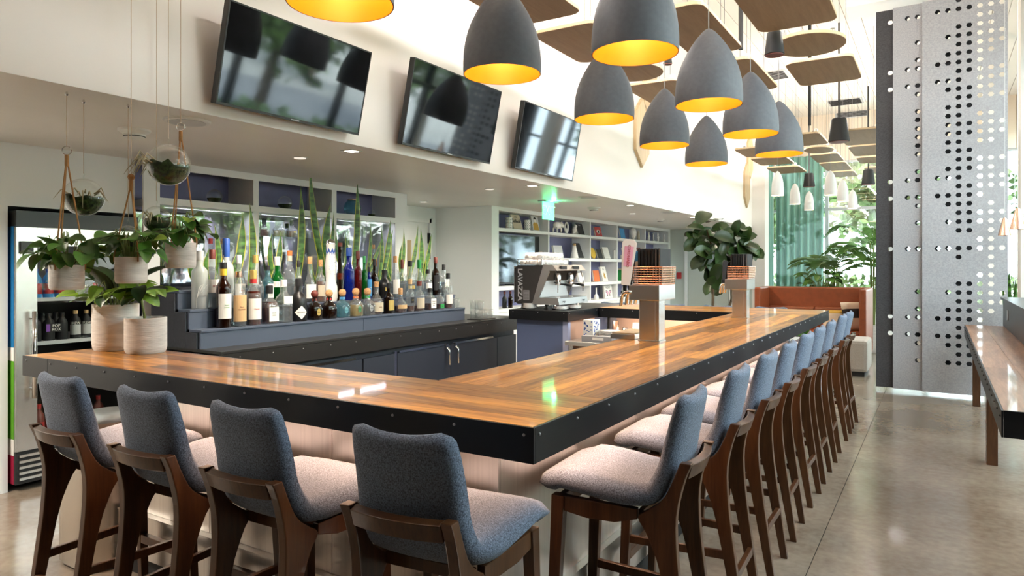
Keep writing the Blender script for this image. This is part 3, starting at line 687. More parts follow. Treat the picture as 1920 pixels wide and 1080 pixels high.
PR = [(.99, 0), (1, .06), (1, .13), (.985, .24), (.95, .345), (.89, .45), (.80, .555), (.68, .66), (.535, .765), (.37, .865), (.20, .95), (.10, .985), (.035, 1)]
PZ = 2.53
pd = make_pendant('pendant_lamp', .21, .49, CEIL-PZ, 'pendant_grey', 'pendant_gold', PR, 1.6)
first = True
for x, yl, row in ((-2.0, (1.95, 3.13, 4.46, 5.71, 6.96), 'inner'), (-1.255, (1.93, 3.16, 4.42, 5.57, 6.70), 'aisle')):
    nmz = ['nearest', 'second', 'third', 'fourth', 'farthest']
    for y, k in zip(yl, nmz):
        place(pd, first, (x, y, PZ), 0, 'dark grey bullet pendant with gold lining, %s of the %s row over the bar' % (k, row), 'grey pendants over the bar'); first = False
PW = [(1, 0), (1, .12), (.985, .3), (.93, .5), (.78, .7), (.52, .87), (.25, .96), (.06, 1)]
pw = make_pendant('white_pendant_lamp', .087, .365, CEIL-2.54, 'pendant_white', 'pendant_white', PW, 6, .0015)
first = True
for u, vb, wpx, l in ((1458, 367, 22, 'largest of the left row, before the green curtain'), (1490.5, 383, 18.7, 'second of the left row, before the green curtain'), (1517, 394, 17, 'third of the left row, before the green curtain'),
                   (1557, 366, 22, 'largest of the right row over the booth'), (1580, 378, 20, 'second of the right row over the booth'), (1598.5, 391, 17, 'third of the right row over the booth')):
    d = .174*FPX/wpx; r_ = ray(u, vb); p = (r_[0]*d, r_[1]*d, CAMH+r_[2]*d)
    o = place(pw, first, p, 0, 'white bullet pendant, %s' % l, 'white pendants over the booth'); first = False
def copper(u, y, l):
    r = thing('copper_pendant', 'small copper cone pendant over the window table, %s' % l, 'pendant lamp', (.6, y, 1.83))
    m = MB(); m.lathe([(.063, 0), (.055, .04), (.02, .175), (.012, .19)], seg=24, cap=False); m.build('shade', 'copper', r, smooth=True)
    m = MB(); m.tube([(0, 0, .188), (0, 0, CEIL-1.83)], .003, 6); m.build('cord', 'lightgrey', r)
    m = MB(); m.sphere((0, 0, .05), .02, 10, 6); m.build('bulb', 'bulb', r)
copper(1884, 9.1, 'farther from the viewer'); copper(1908, 7.65, 'nearer the viewer')
# ------------------------------------------------------------------ televisions
def tv(q, label, zz):
    # q: bottom near, bottom far, top far, top near corner of the screen
    r = thing('television', label, 'television', (0, 0, 0))
    a, b, c, d = [Vector(p) for p in q]; ux = (b-a).normalized(); uz = (d-a); uz = (uz-ux*uz.dot(ux)).normalized(); nn = ux.cross(uz).normalized()
    if nn.x < 0: nn = -nn
    W = (b-a).length; H = (d-a).length
    mx = Matrix((( ux.x, uz.x, nn.x, a.x), (ux.y, uz.y, nn.y, a.y), (ux.z, uz.z, nn.z, a.z), (0, 0, 0, 1)))
    def bx(n_, x0, y0, z0, x1, y1, z1, mt, par=r, bev=0):
        m = MB(); m.m = mx; m.box((x0, y0, z0), (x1, y1, z1)); return m.build(n_, mt, par, bev=bev)
    bx('housing', 0, 0, -.045, W, H, -.003, 'black', bev=.003)
    bx('screen', .008, .014, -.0028, W-.008, H-.008, 0, 'screen'); bx('bezel', 0, 0, -.0028, W, .0138, .002, 'black'); bx('bezel', 0, .014, -.0028, .0078, H, .002, 'black'); bx('bezel', W-.0078, .014, -.0028, W, H, .002, 'black'); bx('bezel', .0078, H-.0078, -.0028, W-.0078, H, .002, 'black')
    bx('badge', W/2-.03, .004, .002, W/2+.03, .009, .003, 'lightgrey'); 
    cy = (a.y+b.y)/2; zc = (a.z+d.z)/2
    bk = box('wall_bracket', (FX+.001, cy-.25, zc-.15), (FX+.025, cy+.25, zc+.15), 'black', r)
    MB().tube([(FX+.02, cy, zc), ((a.x+d.x)/2-.02, cy, zc)], .03).build('bracket_arm', 'black', bk)
    return r
def quad(bl, br, tl, xb=-3.27):
    A = onx(bl[0], bl[1], xb); B = onx(br[0], br[1], xb)
    D = ony(tl[0], tl[1], A.y); D.y = A.y
    z = (A.z+B.z)/2; A.z = B.z = z
    return [A, B, D+(B-A), D]
tv(quad((404, 195), (672, 253), (431, -2)), 'largest wall television, nearest the viewer', 0)
tv(quad((753, 271), (918, 307), (778, 107)), 'middle wall television of the three above the bar', 0)
tv(quad((965, 315), (1073, 340), (984, 188)), 'farthest wall television of the three above the bar', 0)
# ------------------------------------------------------------------ hanging wood clouds
def cloud(x0, x1, y0, y1, z, label, oval=False, rot=0, th=.028):
    cx, cy = (x0+x1)/2, (y0+y1)/2; r = thing('acoustic_cloud', label, 'ceiling panel', (cx, cy, z), rot, 'hanging wood clouds')
    a, b = (x1-x0)/2, (y1-y0)/2; poly = []
    if oval: poly = [(a*math.cos(t*2*PI/40), b*math.sin(t*2*PI/40)) for t in range(40)]
    else:
        rad = .09
        for sx, sy, t0 in ((1, 1, 0), (-1, 1, 90), (-1, -1, 180), (1, -1, 270)):
            for k in range(6): t = math.radians(t0+k*18); poly.append((sx*(a-rad)+rad*math.cos(t), sy*(b-rad)+rad*math.sin(t)))
    MB().prism(poly, 'z', .003, th).build('edge_board', 'cloud_edge', r); MB().prism([(p[0]*.996, p[1]*.996) for p in poly], 'z', 0, .0028).build('face', 'cloud_wood', r)
    for sx in (-.55, .55):
        for sy in (-.6, .6):
            if oval and sx*sy < 0: continue
            b_ = box('bracket', (sx*a-.02, sy*b-.012, th), (sx*a+.02, sy*b+.012, th+.05), 'grey', r)
            MB().tube([(sx*a, sy*b, th+.05), (sx*a, sy*b, CEIL-z-.002)], .0018, 5).build('wire', 'ink', b_)
    up = MB().lathe([(.022, 0), (.026, .03), (.026, .05)], (a*.75, -b*.8, th), 12).build('uplight', 'white_plastic', r); MB().lathe([(.02, .0505), (.02, .052)], (a*.75, -b*.8, th), 12).build('lens', 'downlight', up)
    l_ = bpy.data.lights.new('lamp', 'POINT'); l_.energy = UPL*1.3 if y0 < 3.6 else (UPL if y0 < 7 else UPL*.75); l_.color = (1, .93, .88); l_.shadow_soft_size = .04
    lo_ = bpy.data.objects.new('lamp', l_); COL.objects.link(lo_); lo_.parent = r; lo_.location = (a*.3, -b*.3, th+.2)
CZ = 3.4; UPL = 11
def cols_(A): return {'A': (-2.86, -2.27), 'B': (-1.90, -1.455), 'C': (-1.245, -.662)}[A]
CL = [('A', .3, 1.3, 0), ('A', 1.5, 2.2, 0), ('A', 2.4, 3.5, 0), ('B', 2.3, 3.4, 0), ('B', 3.65, 4.7, 0), ('C', 2.2, 3.3, 0), ('A', 3.75, 4.68, 0), ('A', 4.9, 5.85, 0), ('A', 6.05, 6.72, 1), ('A', 6.85, 7.8, 0), ('A', 11.5, 12.45, 0), ('A', 12.65, 13.6, 0), ('A', 14.0, 15.0, 0),  # entries up to the first C are out of view, added as uplit fill
      ('B', 4.95, 6.2, 0), ('B', 6.5, 7.76, 0), ('B', 10.67, 11.7, 0), ('B', 11.92, 12.62, 1), ('B', 12.76, 13.75, 0), ('B', 13.9, 15.1, 0), ('B', 15.3, 16.2, 0),
      ('C', 4.7, 5.86, 0), ('C', 6.06, 6.74, 1), ('C', 6.88, 7.82, 0), ('C', 10.73, 12.05, 0), ('C', 12.2, 13.3, 0), ('C', 13.5, 14.3, 0), ('C', 14.95, 15.8, 0)]
nth = ['nearest', 'second', 'third', 'fourth', 'fifth', 'sixth', 'seventh', 'eighth', 'ninth', 'tenth', 'eleventh']; cnt = {}
for A, y0, y1, ov in CL:
    k = cnt.get(A, 0); cnt[A] = k+1; x0, x1 = cols_(A)
    cloud(x0, x1, y0, y1, CZ, '%s brown %s ceiling cloud in the %s row' % (nth[k], 'oval' if ov else 'rounded rectangular', {'A': 'row nearest the televisions', 'B': 'middle', 'C': 'aisle'}[A].replace('row ', '')), bool(ov))
# black loudspeakers among the clouds
def speaker(u, v0, v1, y, label, conew=1.25):
    p0 = ony(u, v1, y); p1 = ony(u, v0, y); h = p1.z-p0.z; rr = h*.42
    r = thing('hanging_speaker', label, 'loudspeaker', (p0.x, p0.y, p0.z))
    m = MB(); m.lathe([(rr*.95, 0), (rr, .02*h), (rr*.72, h*.96), (rr*.6, h)], seg=24); m.build('cabinet', 'black_matte', r, smooth=True, auto=.6)
    m = MB(); m.lathe([(rr*.9, -.006), (rr*.9, 0)], seg=24); m.build('grille', 'redbrown', r)
    m = MB(); m.tube([(0, 0, h), (0, 0, CEIL-p0.z)], .012, 8); m.build('drop_pole', 'black_matte', r)
speaker(1452, 60, 103, 5.96, 'black drum loudspeaker above the oval cloud'); speaker(1573, 222, 266, 10.6, 'black cone loudspeaker hanging before the boarded end wall'); speaker(1517, 325, 350, 15.2, 'small black loudspeaker low among the far clouds'); speaker(1628, 318, 346, 14.62, 'small black loudspeaker beside the felt panels')
speaker(1252, 100, 120, 6.2, 'black loudspeaker half hidden by the grey pendants')
for u, v, y, l in ((1389, 95, 6.3, 'nearer'), (1518, 245, 10.2, 'farther')):
    p = ony(u, v, y); tag(MB().tube([(p.x, p.y, CZ+.03), (p.x, p.y, CEIL)], .02, 10).build('drop_pole', 'black_matte'), '%s black drop pole above the wood clouds' % l, 'pole')
# ceiling and back wall vents
def vent(p, sx, sy, vert, label):
    r = thing('air_vent', label, 'air vent', p)
    if vert:
        box('frame', (-sx, -.02, -sy), (sx, 0, sy), 'lightgrey', r)
        for i in range(7): box('slat', (-sx+.03, -.032, -sy+.02+i*(2*sy-.04)/7), (sx-.03, -.021, -sy+.03+i*(2*sy-.04)/7), 'ink', r)
    else:
        box('frame', (-sx, -sy, -.02), (sx, sy, 0), 'lightgrey', r)
        for i in range(7): box('slat', (-sx+.03, -sy+.02+i*(2*sy-.04)/7, -.032), (sx-.03, -sy+.04+i*(2*sy-.04)/7, -.021), 'ink', r)
vent(onz(1585, 190, CEIL), .32, .28, False, 'grey slotted air vent in the ceiling near the end wall'); vent(ony(1597, 213, YB-.02), .33, .09, True, 'grey slotted air vent high on the boarded end wall'); vent(onz(1455, 140, CEIL), .2, .3, False, 'dark air vent in the ceiling behind the grey pendants')
# ------------------------------------------------------------------ felt screens with hexagon holes
PAT = {1: [1, 7, 9, 20, 22, 28, 36, 38], 2: [1, 4, 6, 7, 9, 10, 12, 13, 14, 15, 16, 17, 19, 20, 22, 23, 25, 28, 33, 35, 36, 38, 39, 41], 3: [0, 1]+list(range(3, 27))+[28, 29]+list(range(32, 42)),
       4: [1, 3, 4, 5, 6, 7, 8, 10, 11, 12, 14, 15, 17, 18, 19, 21, 22, 23, 24, 25, 26, 28, 32, 33, 34, 35, 36, 39, 40, 41], 5: list(range(1, 12))+[13, 14, 15, 16, 18, 19, 20, 21, 22, 24, 25, 27, 28, 31, 32, 33, 34, 35, 36],
       6: list(range(0, 7))+[8, 9, 10, 11, 13, 14, 15, 16, 18, 19, 20, 21, 23, 24, 25, 26, 27, 28, 29, 30, 31, 32, 33, 34, 35], 7: [1, 4, 5, 8, 9, 11, 14, 15, 18, 20, 21, 24, 25, 28, 33, 34]}
def felt(x0, y, mat, label, nc=8):
    r = MB(); cw = .102; ph = .1014; ztop = 4.55; z0 = .035; hr = .031; r0z = 4.545   # row 0 centre height
    def z_of(row): return r0z-row*ph
    vs = []; fs = []
    idx = {}
    def V(x, z):
        k = (round(x, 4), round(z, 4))
        if k not in idx: idx[k] = len(vs); vs.append((k[0], y, k[1]))
        return idx[k]
    rows = 44
    for c in range(nc):
        xa, xb = x0+c*cw, x0+(c+1)*cw; xc = (xa+xb)/2
        for k in range(rows):
            zc = z_of(k); za, zb_ = zc-ph/2, zc+ph/2
            if k == rows-1: za = z0
            if k in PAT.get(c, []):
                hx = [(xc+hr*math.cos(t*PI/3), zc+hr*math.sin(t*PI/3)*.98) for t in range(6)]
                H = [V(*p) for p in hx]; a, b, cc, d = V(xa, za), V(xb, za), V(xb, zb_), V(xa, zb_)
                fs += [(b, cc, H[1], H[0]), (cc, d, H[2], H[1]), (d, H[3], H[2]), (d, a, H[4], H[3]), (a, b, H[5], H[4]), (b, H[0], H[5])]
            else: fs.append((V(xa, za), V(xb, za), V(xb, zb_), V(xa, zb_)))
    r.v = vs; r.f = fs; r.fm = [0]*len(fs)
    o = r.build('felt_screen', mat); sd = o.modifiers.new('thickness', 'SOLIDIFY'); sd.thickness = .012; sd.offset = 0
    return tag(o, label, 'felt screen', 'perforated felt screens')
felt(-.655, 9.50, 'felt_dark', 'charcoal felt screen with hexagon holes, rearmost of three', 10)
felt(-.472, 9.45, 'felt_light', 'light grey felt screen with hexagon holes, middle of three', 4)
felt(-.168, 9.40, 'felt_light', 'light grey felt screen with hexagon holes, widest and frontmost')
# ------------------------------------------------------------------ window table with raised ledge
tb = thing('window_table', 'long wooden drink rail table with black steel edge along the window', 'table')
TZ = .86; TX0, TX1, TY0, TY1 = .235, .90, 3.75, 9.02
planks(TX0+.008, TX1, TY0+.008, TY1-.008, 'y', 4, 1.8, 'table_wood', tb, TZ)
box('apron', (TX0, TY0, TZ-.12), (TX0+.008, TY1, TZ-.0005), 'dark_metal', tb); box('apron', (TX0+.009, TY0, TZ-.12), (TX1, TY0+.008, TZ-.0005), 'dark_metal', tb); box('apron', (TX0+.009, TY1-.008, TZ-.12), (TX1, TY1, TZ-.0005), 'dark_metal', tb)
bl = MB()
for i in range(28): bl.sphere((TX0-.001, TY0+.04+i*.192, TZ-.03), .006, 8, 4)
bl.sphere((TX0+.12, TY0-.001, TZ-.025), .006, 8, 4); stuff(bl.build('bolts', 'black', tb))
for y in (6.38, 8.93): box('leg', (.305, y-.06, 0), (.375, y+.06, TZ-.031), 'steel_v' if False else 'stool_wood', tb)
for y in (3.95, 6.38, 8.93): box('leg', (.82, y-.06, 0), (.87, y+.06, TZ-.031), 'stool_wood', tb)
lg = thing('raised_ledge', 'black raised ledge running along the back of the window table', 'ledge')
box('top', (.565, 2.6, 1.145), (.95, 9.14, 1.165), 'counter_dark', lg, bev=.002); box('front_board', (.585, 2.62, TZ+.001), (.60, 9.1, 1.1445), 'counter_dark', lg)
ot = box('outlet', (.578, 8.42, .96), (.584, 8.5, 1.06), 'steel', lg)
# ------------------------------------------------------------------ orange booth, ottoman
bt = thing('booth', 'high backed burnt orange leather booth beyond the bar', 'booth')
bx0, bx1, by = -2.62, -.92, 12.6
box('back', (bx0, by, .12), (bx1, by+.13, 1.15), 'leather', bt, bev=.025); box('side', (bx1-.10, 11.5, .12), (bx1, by-.002, 1.15), 'leather', bt, bev=.025); box('side', (bx0, 11.9, .12), (bx0+.10, by-.002, 1.15), 'leather', bt, bev=.025)
for a, b in ((bx0+.105, -1.78), (-1.775, bx1-.105)): box('seat_cushion', (a, 11.75, .26), (b, by-.15, .47), 'leather', bt, bev=.03); box('back_cushion', (a, by-.148, .30), (b, by-.005, .82), 'leather', bt, bev=.03)
box('plinth', (bx0+.12, 11.85, 0), (bx1-.12, by, .119), 'black_matte', bt)
om = thing('ottoman', 'pale grey upholstered ottoman block in front of the booth', 'ottoman', (-1.30, 10.78, 0))
box('body', (-.48, -.36, .06), (.48, .36, .49), 'ottoman', om, bev=.045); box('base', (-.44, -.32, 0), (.44, .32, .059), 'black_matte', om)
def cushion(nm, loc, rot, sz, mats, label):
    r = thing(nm, label, 'cushion', loc); r.rotation_euler = rot
    n = 10
    for k, (a, b, mt) in enumerate(mats):
        m = MB(); vs = []; fs = []; N = 8
        for sgn in (1, -1):
            for i in range(n+1):
                for j in range(N+1):
                    x = -1+2*i/n; z = a+(b-a)*j/N; e = max(0, (1-x**4)*(1-(2*z-1)**4)); vs.append((x*sz/2*(1-.06*(1-abs(2*z-1))), sgn*.065*e**.6+.0, z*sz))
        c = (n+1)*(N+1)
        for i in range(n):
            for j in range(N):
                q = i*(N+1)+j; fs += [(q, q+N+1, q+N+2, q+1), (c+q, c+q+1, c+q+N+2, c+q+N+1)]
        m.add(vs, fs); m.build('cover_panel', mt, r, smooth=True)
cushion('cushion', (-1.10, 12.2, .475), (math.radians(-14), 0, .75), .46, [(0, .42, 'pillow_cream'), (.42, .75, 'pillow_dark'), (.75, 1, 'pillow_cream')], 'cream and black patterned square cushion in the booth corner')
cushion('cushion', (-1.45, 12.22, .475), (math.radians(-16), 0, .2), .32, [(0, .8, 'pillow_cream'), (.8, 1, 'mustard')], 'smaller cream cushion beside the patterned one')
lt = thing('low_table', 'small white low table half hidden behind the bar end', 'table', (-1.95, 11.0, 0))
m = MB(); m.lathe([(.3, .71), (.3, .735)], seg=28); m.build('top', 'white_plastic', lt); m = MB(); m.tube([(0, 0, .02), (0, 0, .71)], .03); m.build('stem', 'black', lt); m = MB(); m.lathe([(.2, 0), (.2, .015)], seg=24); m.build('foot', 'black', lt)
# ------------------------------------------------------------------ curtains
def curtain(name, label, p0, p1, z0, z1, folds, amp, mat='sheer'):
    m = MB(); p0 = Vector(p0); p1 = Vector(p1); d = (p1-p0); L = d.length; d.normalize(); nv = Vector((-d.y, d.x, 0)); n = folds*8; vs = []; fs = []
    for i in range(n+1):
        s = i/n; ph = s*folds*2*PI; o = amp*(math.sin(ph)+.35*math.sin(ph*.37+1))
        for k, z in enumerate((z0, (z0+z1)/2, z1)):
            q = p0+d*(s*L)+nv*o*(1.15-.15*k); vs.append((q.x, q.y, z))
    for i in range(n):
        for k in range(2): fs.append((i*3+k, i*3+3+k, i*3+4+k, i*3+1+k))
    m.add(vs, fs); o = m.build(name, mat, None, smooth=True); tag(o, label, 'curtain'); return o
curtain('curtain', 'sea green sheer curtain along the side wall behind the booth', (-3.28, 15.5, 0), (-3.28, 16.75, 0), .0, 3.98, 6, .06)
curtain('curtain', 'sea green sheer curtain drawn across the end window', (-3.2, 16.74, 0), (-2.19, 16.74, 0), .0, 3.98, 7, .055)
# hexagon wood tiles on the upper wall
def hexes(yc, z0, sc, l):
    for k, (dy, zc, hh) in enumerate(((0, z0, .46), (.30, z0+.62, .46))):
        r = thing('hexagon_wall_tile', '%s elongated wooden hexagon tile on the upper wall, %s' % ('lower' if k == 0 else 'upper', l), 'wall tile', (FX, yc+dy*sc, zc))
        w_ = .24; P = [(-w_, -hh*.55), (0, -hh), (w_, -hh*.55), (w_, hh*.55), (0, hh), (-w_, hh*.55)]
        MB().prism([(p[0]*sc, p[1]) for p in P], 'x', .002, .035).build('core', 'pale_wood', r); MB().prism([(p[0]*sc*.97, p[1]*.98) for p in P], 'x', .0355, .04).build('face', 'pale_wood', r)
hexes(8.65, 3.26, 1, 'behind the grey pendants'); hexes(14.5, 3.15, .9, 'above the fig tree')
# ------------------------------------------------------------------ soffit fittings
def downlight(x, y, label):
    r = thing('square_downlight', label, 'downlight', (x, y, SOF), group='square downlights in the soffit')
    box('trim', (-.055, -.055, -.004), (.055, .055, 0), 'lightgrey', r); box('lens', (-.035, -.035, -.0055), (.035, .035, -.0041), 'downlight', r)
    l = bpy.data.lights.new('lamp', 'SPOT'); l.energy = 60; l.spot_size = 2.7; l.spot_blend = .6; l.color = (1, .84, .66); l.shadow_soft_size = .04
    lo = bpy.data.objects.new('lamp', l); COL.objects.link(lo); lo.parent = r; lo.location = (0, 0, -.02)
for (x, y), l in zip(((-3.55, 3.57), (-3.52, 6.08), (-3.54, 8.75), (-3.5, 11.4)), ('below the first television', 'below the farthest television', 'behind the exit sign', 'near the fig tree')): downlight(x, y, 'square recessed downlight in the soffit %s' % l)
def disc(name, x, y, r0, label, cat, mat='white_plastic', th=.012):
    r = thing(name, label, cat, (x, y, SOF)); m = MB(); m.lathe([(r0*.96, -th), (r0, -th*.4), (r0, 0)], seg=28); m.build('rim', mat, r, smooth=True, auto=.6)
    m = MB(); m.lathe([(r0*.8, -th-.003), (r0*.8, -th)], seg=28); m.build('grille', 'lightgrey' if cat != 'downlight' else 'downlight_dim', r)
    if cat == 'downlight':
        l = bpy.data.lights.new('lamp', 'SPOT'); l.energy = ((150 if x < -4.5 else 24) if y < 2 else 30) if y < 6.5 or y > 7 else 6; l.spot_size = 2.7; l.spot_blend = .6; l.color = (1, .88, .74); l.shadow_soft_size = .04
        lo = bpy.data.objects.new('lamp', l); COL.objects.link(lo); lo.parent = r; lo.location = (0, 0, -.03)
disc('ceiling_speaker', -3.6, 2.34, .125, 'round white ceiling speaker nearest the viewer', 'speaker'); disc('ceiling_speaker', -3.52, 7.41, .125, 'round white ceiling speaker beside the exit sign', 'speaker'); disc('ceiling_speaker', -3.46, 10.09, .125, 'round white ceiling speaker before the fig tree', 'speaker')
for (x, y), l in zip(((-4.75, .6), (-4.096, 3.58), (-4.05, 6.09), (-5.57, 6.86), (-4.05, 10.09)), ('in the corner left of the fridge', 'above the first bottles', 'left of the exit sign', 'in front of the recess door', 'above the book shelves')): disc('round_downlight', x, y, .055, 'small round recessed light %s' % l, 'downlight', 'lightgrey', .006)  # the first lies out of view, added to light the wall by the fridge
def smoke(x, y, label, sc=1):
    r = thing('smoke_detector', label, 'detector', (x, y, SOF)); m = MB(); m.lathe([(.09*sc, 0), (.088*sc, -.012), (.06*sc, -.03), (.058*sc, -.05), (.04*sc, -.055)], seg=28); m.build('body', 'white_plastic', r, smooth=True, auto=.6)
    m = MB(); m.lathe([(.045*sc, -.048), (.06*sc, -.046), (.06*sc, -.041)], seg=28); m.build('slot', 'ink', r)
smoke(-4.11, 2.33, 'white smoke detector above the hanging plants'); smoke(-4.1, 8.80, 'white dome sensor on the soffit before the book shelves', 1.05); smoke(-4.14, 11.6, 'small white detector on the soffit near the fig tree', .8)
ex = thing('exit_sign', 'green lit edge glass exit sign hanging from the soffit', 'exit sign', (-4.186, 7.63, SOF))
box('mount', (-.055, -.17, -.015), (.055, .17, 0), 'lightgrey', ex); box('panel', (-.006, -.145, -.235), (.006, .145, -.016), 'exit_green', ex)
text('EXIT', .17, 'white_paint', ex, face_x(.0075, 0, -.125)); 
l = bpy.data.lights.new('lamp', 'POINT'); l.energy = 1.2; l.color = (.1, 1, .35); l.shadow_soft_size = .03
lo = bpy.data.objects.new('lamp', l); COL.objects.link(lo); lo.parent = ex; lo.location = (.08, 0, -.05)
# ------------------------------------------------------------------ beer towers
def tower(y, label, idx):
    r = thing('beer_tower', label, 'beer tower', (-1.412, y, BT))
    box('column', (-.06, 0, .004), (.06, .10, .234), 'steel_v', r, bev=.003); box('head', (-.115, -.02, .2345), (.068, .26, .322), 'steel', r, bev=.003)
    box('base_plate', (-.065, -.005, 0), (.065, .105, .0035), 'steel', r); box('seam', (.036, -.001, .004), (.0375, 0, .234), 'grey', r)
    hs = [(-.03, 'porcelain', .265, .042), (.05, 'ink', .15, .012), (.115, 'skyblue', .2, .018), (.19, 'ink', .14, .012)] if idx == 0 else [(0, 'ink', .16, .02), (.08, 'ink', .14, .015), (.16, 'ink', .15, .015)]
    for k, (dy, mt, hh, hw) in enumerate(hs):
        f = MB().tube([(-.1, dy, .28), (-.138, dy, .28), (-.153, dy, .26), (-.16, dy, .20)], [.012, .012, .011, .009], 10).build('faucet', 'chrome', r, smooth=True)
        MB().lathe([(.011, 0), (.013, .03)], (-.135, dy, .29), 12).build('collar', 'black', f)
        m = MB(); m.m = Matrix.Translation((-.13, dy, .32)) @ Matrix.Rotation(.10, 4, 'Y') @ Matrix.Rotation(.38, 4, 'Z')
        P = [(-hw*.6, 0), (hw*.6, 0), (hw*.95, hh*.75), (hw, hh*.93), (hw*.6, hh), (-hw*.6, hh), (-hw, hh*.93), (-hw*.95, hh*.75)]
        m.prism(P, 'y', -.011, .011); hd = m.build('tap_handle', mt, r, bev=.003)
        if idx == 0 and k == 0:
            m2 = MB(); m2.m = m.m; m2.prism([(-hw*.55, hh*.42), (hw*.55, hh*.42), (hw*.62, hh*.85), (-hw*.62, hh*.85)], 'y', -.0125, -.0112); m2.build('label', 'pink', hd)
            text('CORONADO', .022, 'red', hd, m.m @ face_my(0, -.0132, hh*.64, -PI/2))
        if idx == 0 and k == 1: text('CRAFT LAGER', .014, 'paper', hd, m.m @ face_my(0, -.0118, hh*.5, PI/2))
        if idx == 0 and k == 2:
            m2 = MB(); m2.m = m.m @ Matrix.Rotation(PI/2, 4, 'X'); m2.lathe([(.016, .0115), (.016, .013)], (0, hh*.62, 0), 20); m2.build('label', 'porcelain', hd)
    return r
tower(3.77, 'brushed steel beer tower nearest the viewer, with white tap handle', 0); tower(5.87, 'brushed steel beer tower at the far end of the bar', 1)
def basket(y, label, lab2):
    r = thing('wire_basket', label, 'basket', (-1.425, y, BT+.322))
    x0, x1, y0, y1, h = -.085, .085, 0, .22, .105
    b = MB()
    for i in range(8):
        z = .006+i*(h-.008)/7
        e = 1+.06*z/h
        b.tube([(x0*e, y0-.006*z/h, z), (x1*e, y0-.006*z/h, z), (x1*e, y1+.006*z/h, z), (x0*e, y1+.006*z/h, z), (x0*e, y0-.006*z/h, z)], .0042 if i in (0, 7) else .003, 6)
    nx, ny = 10, 12
    for i in range(nx+1):
        x = x0+(x1-x0)*i/nx
        for yy in (y0, y1): b.tube([(x, yy, .004), (x*1.06, yy+(-.006 if yy == y0 else .006), h)], .0026, 5)
    for i in range(ny+1):
        yy = y0+(y1-y0)*i/ny
        for x in (x0, x1): b.tube([(x, yy, .004), (x*1.06, yy, h)], .0026, 5)
    stuff(b.build('wire_mesh', 'copper', r)); box('bottom', (x0, y0, 0), (x1, y1, .004), 'copper', r)
    for k in range(7):
        m = thing('menu', 'black menu card standing in %s' % lab2, 'menu', (-1.425-.066+k*.0205, y+.02, BT+.3265), group='menus in '+lab2)
        box('cover', (0, 0, 0), (.003, .18, .205), 'black_matte', m); box('cover', (.0095, 0, 0), (.0125, .18, .205), 'black_matte', m); box('page', (.0032, .002, .002), (.0093, .178, .203), 'ink' if k < 5 else 'grey', m)
basket(3.78, 'copper wire basket on the nearest beer tower', 'the basket on the nearest beer tower'); basket(5.88, 'copper wire basket on the far beer tower', 'the basket on the far beer tower')
dt = thing('drip_tray', 'steel edged wooden board on the bar beside the beer tower', 'tray', (-1.585, 3.80, BT))
box('frame', (-.08, 0, 0), (.075, .30, .03), 'steel', dt, bev=.003); box('board', (-.072, .008, .0302), (.067, .292, .036), 'pale_wood', dt)
# ------------------------------------------------------------------ coffee machine
cm = thing('espresso_machine', 'large brushed steel espresso machine with dark side panels', 'coffee machine', (-3.66, 5.96, BT))
W0, W1 = 0, .64
MB().prism([(0, .07), (-.0, .41), (.03, .44), (.345, .44), (.21, .05), (.03, .05)], 'y', W0+.012, W1-.012).build('body', 'machine_dark', cm)
for a, b in ((W0, W0+.0115), (W1-.0115, W1)):
    MB().prism([(.012, .075), (.012, .41), (.035, .432), (.335, .432), (.205, .058), (.035, .058)], 'y', a, b).build('side_panel', 'machine_dark', cm)
    MB().prism([(.336, .445), (.44, .442), (.49, .385), (.395, .385), (.40, .37), (.285, .12), (.50, .115), (.515, .05), (.206, .05)], 'y', a-.004, b+.004).build('cheek', 'machine_steel', cm, bev=.002)
MB().prism([(.35, .442), (.44, .441), (.488, .386), (.36, .386)], 'y', W0+.012, W1-.012).build('hood', 'machine_steel', cm)
MB().prism([(.285, .118), (.50, .113), (.513, .052), (.22, .052)], 'y', W0+.012, W1-.012).build('drip_tray', 'machine_steel', cm)
box('splash_back', (.25, W0+.012, .119), (.29, W1-.012, .385), 'machine_steel', cm)
box('rear_trim', (-.006, W0, .06), (-.0005, W1, .43), 'machine_steel', cm)
text('LAVAZZA', .074, 'lightgrey', cm, face_my(.065, -.0006, .245, -PI/2), ext=.0006, sx=1.0, bold=.0022)
sp = box('spec_plate', (.105, -.002, .09), (.175, -.0002, .19), 'grey', cm)
for i in range(6): text('MADE IN ITALY', .0085, 'ink', sp, face_my(.14, -.0024, .104+i*.0145))
for k in range(2):
    y = .17+k*.28
    g = MB().lathe([(.035, 0), (.037, .02), (.037, .06), (.03, .09)], (.40, y, .27), 18).build('group_head', 'chrome', cm, smooth=True)
    MB().lathe([(.036, -.03), (.036, -.001)], (.40, y, .27), 18).build('portafilter', 'chrome', g, smooth=True)
    MB().tube([(.44, y, .25), (.50, y, .245), (.56, y, .235)], [.008, .012, .014]).build('portafilter_handle', 'black', g, smooth=True)
    pn = box('button_pad', (.455, y-.06, .40), (.478, y+.06, .43), 'ink', cm); pn.rotation_euler = (0, 0, 0)
for y in (.04, .60):
    w_ = MB().tube([(.45, y, .38), (.48, y, .30), (.475, y, .17)], .006).build('steam_wand', 'chrome', cm, smooth=True)
for x in (.06, .42):
    for y in (.07, .57): MB().lathe([(.02, .012), (.02, .05)], (x, y, 0), 14).build('foot', 'chrome', cm); MB().lathe([(.024, 0), (.024, .0115)], (x, y, 0), 14).build('foot_pad', 'black', cm)
rl = MB(); pts = [(.02, .03, .50), (.02, .61, .50), (.30, .61, .50), (.30, .03, .50), (.02, .03, .50)]
rl.tube(pts, .004, 6)
for p in pts[:-1]: rl.tube([(p[0], p[1], .44), p], .004, 6)
rl.build('cup_rail', 'chrome', cm)
